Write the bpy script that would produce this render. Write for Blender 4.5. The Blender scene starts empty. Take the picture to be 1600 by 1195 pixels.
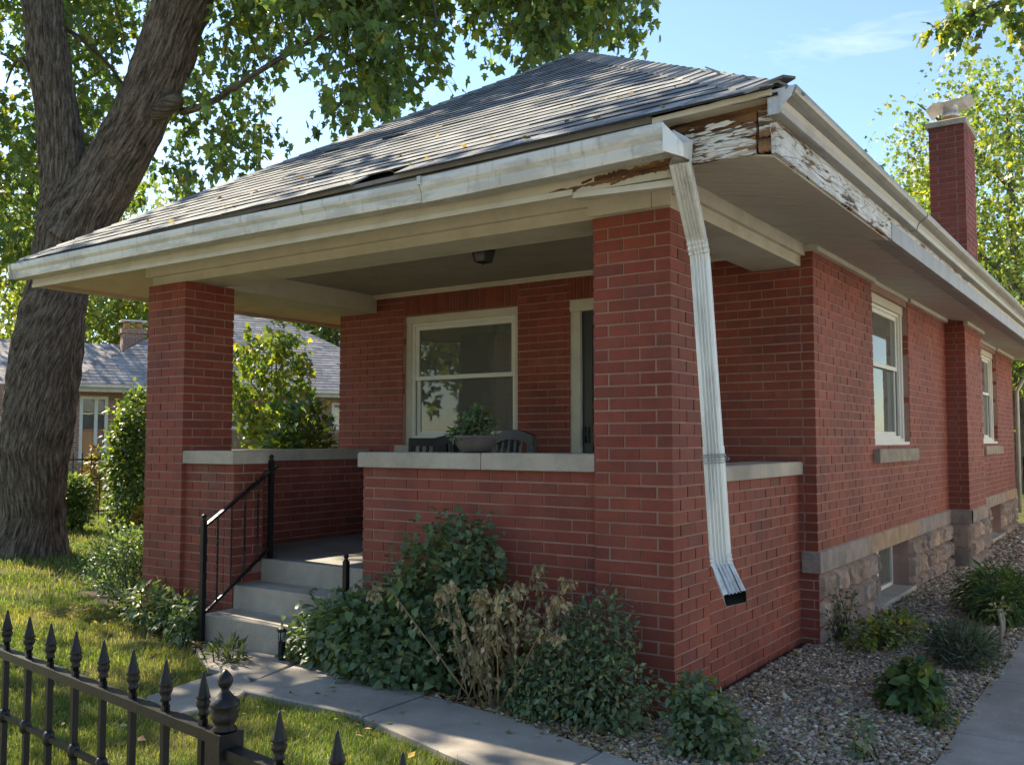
import bpy, math, random
import numpy as np
from mathutils import Vector, noise

random.seed(7)
rng = np.random.default_rng(11)
S = bpy.context.scene
COL = S.collection

# ------------------------------------------------------------------ camera, sky, sun, exposure
CAM = np.array([2.188, -4.726, 1.4396]); YAW, PITCH, FPX = 0.6019, 0.0618, 1471.2
cam = bpy.data.cameras.new('camera'); cam.sensor_width = 36; cam.lens = FPX / 1600 * 36
cam.clip_start = 0.05; cam.clip_end = 2000
co = bpy.data.objects.new('camera', cam); COL.objects.link(co)
co.location = CAM; co.rotation_euler = (math.pi / 2 + PITCH, 0, YAW); S.camera = co

SUN = np.array([-0.79, 0.07, 0.61]); SUN /= np.linalg.norm(SUN)
world = bpy.data.worlds.new('World'); S.world = world; world.use_nodes = True
wn = world.node_tree.nodes; wl = world.node_tree.links; wn.clear()
sky = wn.new('ShaderNodeTexSky'); sky.sky_type = 'NISHITA'; sky.sun_disc = False
sky.sun_elevation = math.asin(SUN[2]); sky.sun_rotation = math.atan2(SUN[0], SUN[1])
sky.air_density = 1.0; sky.dust_density = 0.25; sky.ozone_density = 2.2
tc = wn.new('ShaderNodeTexCoord'); mp = wn.new('ShaderNodeMapping'); mp.inputs['Scale'].default_value = (1.2, 2.6, 5.0)
mp.inputs['Rotation'].default_value = (0.2, 0.1, 0.5)
nz = wn.new('ShaderNodeTexNoise'); nz.inputs['Scale'].default_value = 1.6; nz.inputs['Detail'].default_value = 7
nz.inputs['Roughness'].default_value = 0.62; nz.inputs['Distortion'].default_value = 0.4
cr = wn.new('ShaderNodeValToRGB'); cr.color_ramp.elements[0].position = 0.56; cr.color_ramp.elements[1].position = 0.86
cr.color_ramp.elements[1].color = (0.7, 0.7, 0.7, 1)
mix = wn.new('ShaderNodeMixRGB'); mix.inputs[2].default_value = (4.6, 4.9, 5.4, 1)
bg = wn.new('ShaderNodeBackground'); bg.inputs[1].default_value = 0.10
wo = wn.new('ShaderNodeOutputWorld')
wl.new(tc.outputs['Generated'], mp.inputs[0]); wl.new(mp.outputs[0], nz.inputs[0]); wl.new(nz.outputs[0], cr.inputs[0])
wl.new(cr.outputs[0], mix.inputs[0]); tnt = wn.new('ShaderNodeMixRGB'); tnt.blend_type = 'MULTIPLY'; tnt.inputs[0].default_value = 1.0; tnt.inputs[2].default_value = (0.74, 0.84, 1.0, 1); wl.new(sky.outputs[0], tnt.inputs[1]); wl.new(tnt.outputs[0], mix.inputs[1]); wl.new(mix.outputs[0], bg.inputs[0]); wl.new(bg.outputs[0], wo.inputs[0])

sl = bpy.data.lights.new('sun', 'SUN'); sl.energy = 4.5; sl.angle = math.radians(0.53); sl.color = (1.0, 0.95, 0.87)
so = bpy.data.objects.new('sun', sl); COL.objects.link(so)
so.rotation_euler = Vector(-SUN).to_track_quat('-Z', 'Y').to_euler(); so.location = (-8, 4, 20)

S.view_settings.view_transform = 'Standard'; S.view_settings.look = 'None'
S.view_settings.exposure = 1.86
S.view_settings.use_white_balance = True; S.view_settings.white_balance_temperature = 7900; S.view_settings.white_balance_tint = 6; S.view_settings.gamma = 1.0
S.cycles.max_bounces = 7; S.cycles.diffuse_bounces = 4; S.cycles.transparent_max_bounces = 12
S.cycles.use_denoising = True; S.cycles.caustics_reflective = False; S.cycles.caustics_refractive = False
S.cycles.sample_clamp_indirect = 6

# ------------------------------------------------------------------ pixel -> world helpers (photo pixels, real distances)
_fw = np.array([-math.sin(YAW) * math.cos(PITCH), math.cos(YAW) * math.cos(PITCH), math.sin(PITCH)])
_r = np.array([math.cos(YAW), math.sin(YAW), 0.0]); _u = np.cross(_r, _fw)
def ray(x, y): return _fw + _r * (x - 800) / FPX + _u * (597.5 - y) / FPX
def at(x, y, depth): return CAM + ray(x, y) * depth
def onp(x, y, ax, v):
    d = ray(x, y); i = 'XYZ'.index(ax); return CAM + d * (v - CAM[i]) / d[i]
def proj(P):
    v = np.asarray(P, float) - CAM; z = v @ _fw
    return np.stack([800 + FPX * (v @ _r) / z, 597.5 - FPX * (v @ _u) / z, z], -1)

# ------------------------------------------------------------------ object helpers
W0 = {}
def thing(name, label, cat, loc=(0, 0, 0), group=None, kind=None):
    o = bpy.data.objects.new(name, None); o.empty_display_size = 0.1; COL.objects.link(o)
    o.location = loc; W0[o.name] = np.array(loc, float); tag(o, label, cat, group, kind); return o
def tag(o, label=None, cat=None, group=None, kind=None):
    if label: o['label'] = label
    if cat: o['category'] = cat
    if group: o['group'] = group
    if kind: o['kind'] = kind
    return o
def link(name, me, mat=None, parent=None, kind=None, label=None):
    """me holds world coordinates; the object is moved so that it stays there under its parent"""
    o = bpy.data.objects.new(name, me); COL.objects.link(o)
    if mat is not None and not me.materials: me.materials.append(mat)
    if parent is not None:
        o.parent = parent; o.location = -W0[parent.name]; W0[o.name] = np.zeros(3)
    else: W0[o.name] = np.zeros(3)
    tag(o, label, None, None, kind); return o

class MB:
    def __init__(s): s.v = []; s.f = []; s.c = []; s.m = []; s.sm = []
    def poly(s, pts, faces, col=(1, 1, 1), mi=0, smooth=False):
        b = len(s.v); s.v += [tuple(map(float, p)) for p in pts]
        for f in faces:
            s.f.append([b + i for i in f]); s.c.append(col); s.m.append(mi); s.sm.append(smooth)
        return s
    def hexa(s, p, col=(1, 1, 1), mi=0):
        return s.poly(p, [(0, 3, 2, 1), (4, 5, 6, 7), (0, 1, 5, 4), (1, 2, 6, 5), (2, 3, 7, 6), (3, 0, 4, 7)], col, mi)
    def box(s, x0, x1, y0, y1, z0, z1, col=(1, 1, 1), mi=0):
        return s.hexa([(x0, y0, z0), (x1, y0, z0), (x1, y1, z0), (x0, y1, z0), (x0, y0, z1), (x1, y0, z1), (x1, y1, z1), (x0, y1, z1)], col, mi)
    def bar(s, a, b, w, h, up=(0, 0, 1), col=(1, 1, 1), mi=0):
        a = Vector(a); b = Vector(b); d = (b - a).normalized(); up = Vector(up)
        if abs(d.dot(up)) > 0.98: up = Vector((0, 1, 0))
        x = d.cross(up).normalized(); y = x.cross(d).normalized(); p = []
        for e in (a, b):
            for sx, sy in ((-1, -1), (1, -1), (1, 1), (-1, 1)): p.append(e + x * sx * w / 2 + y * sy * h / 2)
        return s.poly(p, [(0, 1, 2, 3), (7, 6, 5, 4), (0, 4, 5, 1), (1, 5, 6, 2), (2, 6, 7, 3), (3, 7, 4, 0)], col, mi)
    def tube(s, pts, rad, n=8, col=(1, 1, 1), mi=0, cap=True, smooth=True):
        pts = [Vector(p) for p in pts]
        if not hasattr(rad, '__len__'): rad = [rad] * len(pts)
        b = len(s.v); ref = None
        for i, p in enumerate(pts):
            d = (pts[min(i + 1, len(pts) - 1)] - pts[max(i - 1, 0)]).normalized()
            if ref is None: ref = Vector((0, 0, 1)) if abs(d.z) < 0.9 else Vector((1, 0, 0))
            x = (ref - d * ref.dot(d)).normalized(); y = d.cross(x); ref = x
            for k in range(n):
                a = 2 * math.pi * k / n; q = p + (x * math.cos(a) + y * math.sin(a)) * rad[i]; s.v.append(tuple(q))
        for i in range(len(pts) - 1):
            for k in range(n):
                k2 = (k + 1) % n
                s.f.append([b + i * n + k, b + i * n + k2, b + (i + 1) * n + k2, b + (i + 1) * n + k]); s.c.append(col); s.m.append(mi); s.sm.append(smooth)
        if cap:
            s.f.append([b + k for k in range(n)][::-1]); s.f.append([b + (len(pts) - 1) * n + k for k in range(n)])
            s.c += [col] * 2; s.m += [mi] * 2; s.sm += [False] * 2
        return s
    def lathe(s, c, prof, n=12, col=(1, 1, 1), mi=0, smooth=True):
        b = len(s.v)
        for r, z in prof:
            for k in range(n):
                a = 2 * math.pi * (k + .5) / n; s.v.append((c[0] + r * math.cos(a), c[1] + r * math.sin(a), c[2] + z))
        for i in range(len(prof) - 1):
            for k in range(n):
                k2 = (k + 1) % n
                s.f.append([b + i * n + k, b + i * n + k2, b + (i + 1) * n + k2, b + (i + 1) * n + k]); s.c.append(col); s.m.append(mi); s.sm.append(smooth)
        s.f.append([b + k for k in range(n)][::-1]); s.f.append([b + (len(prof) - 1) * n + k for k in range(n)])
        s.c += [col] * 2; s.m += [mi] * 2; s.sm += [False] * 2
        return s
    def mesh(s, name, mats=None):
        me = bpy.data.meshes.new(name); me.from_pydata(s.v, [], s.f)
        a = me.attributes.new('col', 'FLOAT_COLOR', 'FACE')
        a.data.foreach_set('color', np.array([(c[0], c[1], c[2], 1.0) for c in s.c], np.float32).ravel())
        me.polygons.foreach_set('material_index', np.array(s.m, np.int32))
        me.polygons.foreach_set('use_smooth', np.array(s.sm, bool))
        if mats:
            for m in mats: me.materials.append(m)
        me.update(); return me
    def build(s, name, mat, parent=None, kind=None, label=None):
        mats = mat if isinstance(mat, (list, tuple)) else [mat]
        return link(name, s.mesh(name, mats), None, parent, kind, label)

def npmesh(name, V, F, mat, C=None, smooth=False):
    """V (n,3); F (m,k) one face size; C (m,3) face colours"""
    me = bpy.data.meshes.new(name); m, k = F.shape
    me.vertices.add(len(V)); me.vertices.foreach_set('co', np.asarray(V, np.float32).ravel())
    me.loops.add(m * k); me.loops.foreach_set('vertex_index', F.astype(np.int32).ravel())
    me.polygons.add(m); me.polygons.foreach_set('loop_start', np.arange(0, m * k, k, dtype=np.int32))
    me.polygons.foreach_set('loop_total', np.full(m, k, np.int32))
    if smooth: me.polygons.foreach_set('use_smooth', np.ones(m, bool))
    if C is not None:
        a = me.attributes.new('col', 'FLOAT_COLOR', 'FACE')
        a.data.foreach_set('color', np.concatenate([C, np.ones((m, 1))], 1).astype(np.float32).ravel())
    me.update(calc_edges=True)
    if mat: me.materials.append(mat)
    return me

# ------------------------------------------------------------------ materials
def new_mat(name):
    m = bpy.data.materials.new(name); m.use_nodes = True; nt = m.node_tree
    return m, nt, nt.nodes['Principled BSDF'], nt.nodes, nt.links
def nnoise(ns, ls, scale, detail=4, rough=0.55, vec=None, stretch=None, dist=0.0):
    n = ns.new('ShaderNodeTexNoise'); n.inputs['Scale'].default_value = scale; n.inputs['Detail'].default_value = detail
    n.inputs['Roughness'].default_value = rough; n.inputs['Distortion'].default_value = dist
    if vec is None:
        g = ns.new('ShaderNodeNewGeometry'); vec = g.outputs['Position']
    if stretch:
        mp = ns.new('ShaderNodeMapping'); mp.inputs['Scale'].default_value = stretch; ls.new(vec, mp.inputs[0]); vec = mp.outputs[0]
    ls.new(vec, n.inputs['Vector']); return n.outputs[0]
def ramp(ns, ls, fac, stops):
    r = ns.new('ShaderNodeValToRGB'); e = r.color_ramp.elements
    while len(e) < len(stops): e.new(0.5)
    for el, (p, c) in zip(e, stops): el.position = p; el.color = (c[0], c[1], c[2], 1) if hasattr(c, '__len__') else (c, c, c, 1)
    ls.new(fac, r.inputs[0]); return r.outputs[0]
def mixc(ns, ls, a, b, fac, mode='MIX'):
    m = ns.new('ShaderNodeMixRGB'); m.blend_type = mode
    for i, v in ((0, fac), (1, a), (2, b)):
        if isinstance(v, (int, float)): m.inputs[i].default_value = v
        elif isinstance(v, tuple): m.inputs[i].default_value = (*v[:3], 1)
        else: ls.new(v, m.inputs[i])
    return m.outputs[0]
def attr(ns, name='col'):
    a = ns.new('ShaderNodeAttribute'); a.attribute_name = name; return a.outputs['Color']
def bump(ns, ls, bsdf, h, strength, dist=0.01):
    b = ns.new('ShaderNodeBump'); b.inputs['Strength'].default_value = strength; b.inputs['Distance'].default_value = dist
    ls.new(h, b.inputs['Height']); ls.new(b.outputs[0], bsdf.inputs['Normal'])

def m_tinted(name, base, rough=0.8, var=((0.3, 0.8), (0.7, 1.15)), scale=9, bscale=60, bstr=0.3, bdist=0.004, spec=0.3, fine=None, stretch=None, use_col=True, metallic=0.0):
    m, nt, b, ns, ls = new_mat(name)
    c = attr(ns) if use_col else base
    if use_col and base is not None: c = mixc(ns, ls, c, base, 1.0, 'MULTIPLY')
    f = ramp(ns, ls, nnoise(ns, ls, scale, 5, stretch=stretch), [(var[0][0], var[0][1]), (var[1][0], var[1][1])])
    c = mixc(ns, ls, c, f, 1.0, 'MULTIPLY')
    if fine:
        f2 = ramp(ns, ls, nnoise(ns, ls, fine[0], 3, 0.7), [(0.3, fine[1]), (0.7, fine[2])])
        c = mixc(ns, ls, c, f2, 1.0, 'MULTIPLY')
    ls.new(c, b.inputs['Base Color']); b.inputs['Roughness'].default_value = rough
    b.inputs['Specular IOR Level'].default_value = spec; b.inputs['Metallic'].default_value = metallic
    if bstr: bump(ns, ls, b, nnoise(ns, ls, bscale, 5, 0.65, stretch=stretch), bstr, bdist)
    return m

def m_brick():
    m, nt, b, ns, ls = new_mat('brick_face')
    c = attr(ns)
    c = mixc(ns, ls, c, ramp(ns, ls, nnoise(ns, ls, 14, 6, 0.65), [(0.25, 0.78), (0.5, 1.0), (0.8, 1.16)]), 1.0, 'MULTIPLY')
    c = mixc(ns, ls, c, ramp(ns, ls, nnoise(ns, ls, 150, 3, 0.7), [(0.3, 0.82), (0.7, 1.12)]), 1.0, 'MULTIPLY')
    # weather: efflorescence and grime patches
    w = ramp(ns, ls, nnoise(ns, ls, 3.1, 6, 0.7), [(0.60, 0.0), (0.78, 0.26)])
    c = mixc(ns, ls, c, (0.42, 0.27, 0.22), w)
    g = ramp(ns, ls, nnoise(ns, ls, 1.7, 5, 0.6, stretch=(1, 1, 0.5)), [(0.35, 0.72), (0.6, 1.0)])
    c = mixc(ns, ls, c, g, 1.0, 'MULTIPLY')
    ls.new(c, b.inputs['Base Color']); b.inputs['Roughness'].default_value = 0.72; b.inputs['Specular IOR Level'].default_value = 0.35
    bump(ns, ls, b, nnoise(ns, ls, 120, 6, 0.7), 0.35, 0.003); return m
def m_concrete(name, a=(0.40, 0.35, 0.30), d=(0.27, 0.238, 0.205)):
    m, nt, b, ns, ls = new_mat(name)
    c = ramp(ns, ls, nnoise(ns, ls, 2.3, 7, 0.65), [(0.3, d), (0.7, a)])
    c = mixc(ns, ls, c, ramp(ns, ls, nnoise(ns, ls, 180, 2, 0.8), [(0.3, 0.72), (0.7, 1.2)]), 1.0, 'MULTIPLY')
    c = mixc(ns, ls, c, ramp(ns, ls, nnoise(ns, ls, 0.9, 6, 0.7), [(0.38, 0.75), (0.6, 1.05)]), 1.0, 'MULTIPLY')
    v = ns.new('ShaderNodeTexVoronoi'); v.inputs['Scale'].default_value = 45
    g = ns.new('ShaderNodeNewGeometry'); ls.new(g.outputs['Position'], v.inputs['Vector'])
    pit = ramp(ns, ls, v.outputs['Distance'], [(0.06, 0.55), (0.13, 1.0)])
    c = mixc(ns, ls, c, pit, 0.55, 'MULTIPLY')
    ls.new(c, b.inputs['Base Color']); b.inputs['Roughness'].default_value = 0.85; b.inputs['Specular IOR Level'].default_value = 0.25
    bump(ns, ls, b, nnoise(ns, ls, 130, 5, 0.7), 0.3, 0.004); return m
def m_paint(name, base, dirt=(0.45, 0.42, 0.36), amt=0.5, rough=0.6, stretch=None):
    m, nt, b, ns, ls = new_mat(name)
    c = mixc(ns, ls, base, dirt, ramp(ns, ls, nnoise(ns, ls, 4, 7, 0.7, stretch=stretch), [(0.42, 0.0), (0.75, amt)]))
    c = mixc(ns, ls, c, (0.12, 0.09, 0.06), ramp(ns, ls, nnoise(ns, ls, 17, 6, 0.75, stretch=stretch), [(0.67, 0.0), (0.74, 0.7)]))
    ls.new(c, b.inputs['Base Color']); b.inputs['Roughness'].default_value = rough; b.inputs['Specular IOR Level'].default_value = 0.3
    bump(ns, ls, b, nnoise(ns, ls, 30, 5, 0.7), 0.25, 0.004); return m
def m_peel(name, along, lo=0.40, hi=0.47):
    """white paint flaking off brown weathered wood; along = grain axis stretch"""
    m, nt, b, ns, ls = new_mat(name)
    grain = nnoise(ns, ls, 10, 8, 0.7, stretch=along)
    wood = ramp(ns, ls, grain, [(0.28, (0.025, 0.013, 0.009)), (0.44, (0.11, 0.055, 0.032)), (0.58, (0.27, 0.135, 0.06)), (0.72, (0.24, 0.18, 0.13))])
    a2 = tuple((0.22 if x < 0.5 else (0.8 if x < 1.1 else 1.9)) for x in along)
    pk = nnoise(ns, ls, 13, 9, 0.68, stretch=a2, dist=0.9)
    mask = ramp(ns, ls, pk, [(lo, 0.0), (lo + 0.02, 1.0), (hi + 0.3, 1.0)])
    cr_ = ns.new('ShaderNodeTexVoronoi'); cr_.feature = 'DISTANCE_TO_EDGE'; cr_.inputs['Scale'].default_value = 11
    g = ns.new('ShaderNodeNewGeometry'); mp_ = ns.new('ShaderNodeMapping'); mp_.inputs['Scale'].default_value = tuple((0.25 if x < 0.5 else (1.0 if x < 1.1 else 2.6)) for x in along)
    ls.new(g.outputs['Position'], mp_.inputs[0]); ls.new(mp_.outputs[0], cr_.inputs['Vector'])
    crack = ramp(ns, ls, cr_.outputs[0], [(0.010, 0.0), (0.03, 1.0)])
    mask2 = mixc(ns, ls, mask, crack, 0.6, 'MULTIPLY')
    paint = ramp(ns, ls, nnoise(ns, ls, 5, 6, 0.7), [(0.3, (0.45, 0.41, 0.34)), (0.6, (0.70, 0.69, 0.66))])
    c = mixc(ns, ls, wood, paint, mask2)
    ls.new(c, b.inputs['Base Color']); b.inputs['Roughness'].default_value = 0.75; b.inputs['Specular IOR Level'].default_value = 0.25
    hgt = mixc(ns, ls, grain, mask2, 0.6); bump(ns, ls, b, hgt, 0.9, 0.010); return m
def m_gutter(name, base=(0.62, 0.62, 0.60), st=(1, 1, 1), dark=(0.20, 0.18, 0.15)):
    m, nt, b, ns, ls = new_mat(name)
    c = mixc(ns, ls, base, tuple(0.78 * x for x in base), ramp(ns, ls, nnoise(ns, ls, 3.0, 7, 0.7, stretch=st), [(0.5, 0.0), (0.56, 0.9)]))
    c = mixc(ns, ls, c, dark, ramp(ns, ls, nnoise(ns, ls, 6, 8, 0.75, stretch=st), [(0.58, 0.0), (0.78, 0.6)]))
    c = mixc(ns, ls, c, dark, ramp(ns, ls, nnoise(ns, ls, 16, 5, 0.7, stretch=(1.5, 1.5, 0.12)), [(0.56, 0.0), (0.70, 0.55)]))
    c = mixc(ns, ls, c, (0.30, 0.15, 0.06), ramp(ns, ls, nnoise(ns, ls, 13, 6, 0.7, stretch=st), [(0.68, 0.0), (0.76, 0.6)]))
    ls.new(c, b.inputs['Base Color']); b.inputs['Roughness'].default_value = 0.42; b.inputs['Metallic'].default_value = 0.25
    b.inputs['Specular IOR Level'].default_value = 0.5
    bump(ns, ls, b, nnoise(ns, ls, 14, 4, 0.6), 0.18, 0.006); return m
def m_leaf(name, trans=0.45, gloss=0.12, rough=0.45):
    m = bpy.data.materials.new(name); m.use_nodes = True; ns = m.node_tree.nodes; ls = m.node_tree.links
    b = ns['Principled BSDF']; out = ns['Material Output']; c = attr(ns)
    c = mixc(ns, ls, c, ramp(ns, ls, nnoise(ns, ls, 25, 3), [(0.3, 0.75), (0.7, 1.2)]), 1.0, 'MULTIPLY')
    ls.new(c, b.inputs['Base Color']); b.inputs['Roughness'].default_value = rough; b.inputs['Specular IOR Level'].default_value = gloss * 3
    t = ns.new('ShaderNodeBsdfTranslucent'); ls.new(mixc(ns, ls, c, (1.6, 1.6, 0.6), 1.0, 'MULTIPLY'), t.inputs[0])
    mx = ns.new('ShaderNodeMixShader'); mx.inputs[0].default_value = trans
    ls.new(b.outputs[0], mx.inputs[1]); ls.new(t.outputs[0], mx.inputs[2]); ls.new(mx.outputs[0], out.inputs[0]); return m
def m_bark():
    m, nt, b, ns, ls = new_mat('bark')
    tc_ = ns.new('ShaderNodeAttribute'); tc_.attribute_name = 'tc'; v = tc_.outputs['Vector']
    f = nnoise(ns, ls, 12, 9, 0.68, vec=v, stretch=(3.0, 0.36, 1), dist=0.35)
    g2 = nnoise(ns, ls, 40, 5, 0.7, vec=v, stretch=(1.5, 0.6, 1))
    c = ramp(ns, ls, f, [(0.34, (0.030, 0.024, 0.020)), (0.47, (0.115, 0.092, 0.075)), (0.58, (0.225, 0.185, 0.155)), (0.76, (0.35, 0.30, 0.255))])
    c = mixc(ns, ls, c, ramp(ns, ls, g2, [(0.3, 0.6), (0.7, 1.25)]), 1.0, 'MULTIPLY')
    ls.new(c, b.inputs['Base Color']); b.inputs['Roughness'].default_value = 0.9; b.inputs['Specular IOR Level'].default_value = 0.15
    bump(ns, ls, b, mixc(ns, ls, f, g2, 0.3), 1.0, 0.05); return m
def m_glass(name, tint=(0.85, 0.9, 0.88)):
    m = bpy.data.materials.new(name); m.use_nodes = True; ns = m.node_tree.nodes; ls = m.node_tree.links; ns.clear()
    out = ns.new('ShaderNodeOutputMaterial'); t = ns.new('ShaderNodeBsdfTransparent'); t.inputs[0].default_value = (*tint, 1)
    g = ns.new('ShaderNodeBsdfGlossy'); g.inputs['Roughness'].default_value = 0.015; g.inputs[0].default_value = (1, 1, 1, 1)
    fr = ns.new('ShaderNodeFresnel'); fr.inputs[0].default_value = 1.7
    bp = ns.new('ShaderNodeBump'); bp.inputs['Strength'].default_value = 0.05; bp.inputs['Distance'].default_value = 0.02
    ge = ns.new('ShaderNodeNewGeometry'); nn = ns.new('ShaderNodeTexNoise'); nn.inputs['Scale'].default_value = 2.2
    ls.new(ge.outputs['Position'], nn.inputs['Vector']); ls.new(nn.outputs[0], bp.inputs['Height']); ls.new(bp.outputs[0], g.inputs['Normal'])
    mx = ns.new('ShaderNodeMixShader'); ls.new(fr.outputs[0], mx.inputs[0]); ls.new(t.outputs[0], mx.inputs[1]); ls.new(g.outputs[0], mx.inputs[2])
    df = ns.new('ShaderNodeBsdfDiffuse'); df.inputs[0].default_value = (0.30, 0.31, 0.28, 1); m2 = ns.new('ShaderNodeMixShader'); m2.inputs[0].default_value = 0.22
    ls.new(mx.outputs[0], m2.inputs[1]); ls.new(df.outputs[0], m2.inputs[2]); ls.new(m2.outputs[0], out.inputs[0]); return m
def m_farbrick(name, c1, c2, mortar, scale=1.0):
    m, nt, b, ns, ls = new_mat(name)
    t = ns.new('ShaderNodeTexBrick'); t.inputs['Color1'].default_value = (*c1, 1); t.inputs['Color2'].default_value = (*c2, 1)
    t.inputs['Mortar'].default_value = (*mortar, 1); t.inputs['Scale'].default_value = scale; t.inputs['Mortar Size'].default_value = 0.012
    t.inputs['Brick Width'].default_value = 0.21; t.inputs['Row Height'].default_value = 0.075
    tc_ = ns.new('ShaderNodeTexCoord'); sx = ns.new('ShaderNodeSeparateXYZ'); cb = ns.new('ShaderNodeCombineXYZ'); ad = ns.new('ShaderNodeMath')
    ls.new(tc_.outputs['Object'], sx.inputs[0]); ls.new(sx.outputs[0], ad.inputs[0]); ls.new(sx.outputs[1], ad.inputs[1])
    ls.new(ad.outputs[0], cb.inputs[0]); ls.new(sx.outputs[2], cb.inputs[1]); ls.new(cb.outputs[0], t.inputs['Vector'])
    c = mixc(ns, ls, t.outputs[0], ramp(ns, ls, nnoise(ns, ls, 3, 5), [(0.3, 0.75), (0.7, 1.15)]), 1.0, 'MULTIPLY')
    ls.new(c, b.inputs['Base Color']); b.inputs['Roughness'].default_value = 0.85
    bump(ns, ls, b, t.outputs['Fac'], -0.4, 0.01); return m
def m_ground():
    m, nt, b, ns, ls = new_mat('lawn_soil')
    c = ramp(ns, ls, nnoise(ns, ls, 1.4, 7, 0.65), [(0.3, (0.055, 0.070, 0.020)), (0.5, (0.085, 0.095, 0.030)), (0.7, (0.15, 0.13, 0.055))])
    c = mixc(ns, ls, c, ramp(ns, ls, nnoise(ns, ls, 60, 4, 0.7), [(0.3, 0.5), (0.7, 1.3)]), 1.0, 'MULTIPLY')
    ls.new(c, b.inputs['Base Color']); b.inputs['Roughness'].default_value = 0.95; b.inputs['Specular IOR Level'].default_value = 0.1
    bump(ns, ls, b, nnoise(ns, ls, 70, 5, 0.75), 0.8, 0.03); return m
def m_soil():
    m, nt, b, ns, ls = new_mat('bed_soil')
    c = ramp(ns, ls, nnoise(ns, ls, 22, 7, 0.7), [(0.3, (0.035, 0.026, 0.020)), (0.55, (0.085, 0.062, 0.046)), (0.75, (0.16, 0.125, 0.095))])
    ls.new(c, b.inputs['Base Color']); b.inputs['Roughness'].default_value = 0.95; b.inputs['Specular IOR Level'].default_value = 0.1
    bump(ns, ls, b, nnoise(ns, ls, 45, 6, 0.75), 1.0, 0.03); return m

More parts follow.
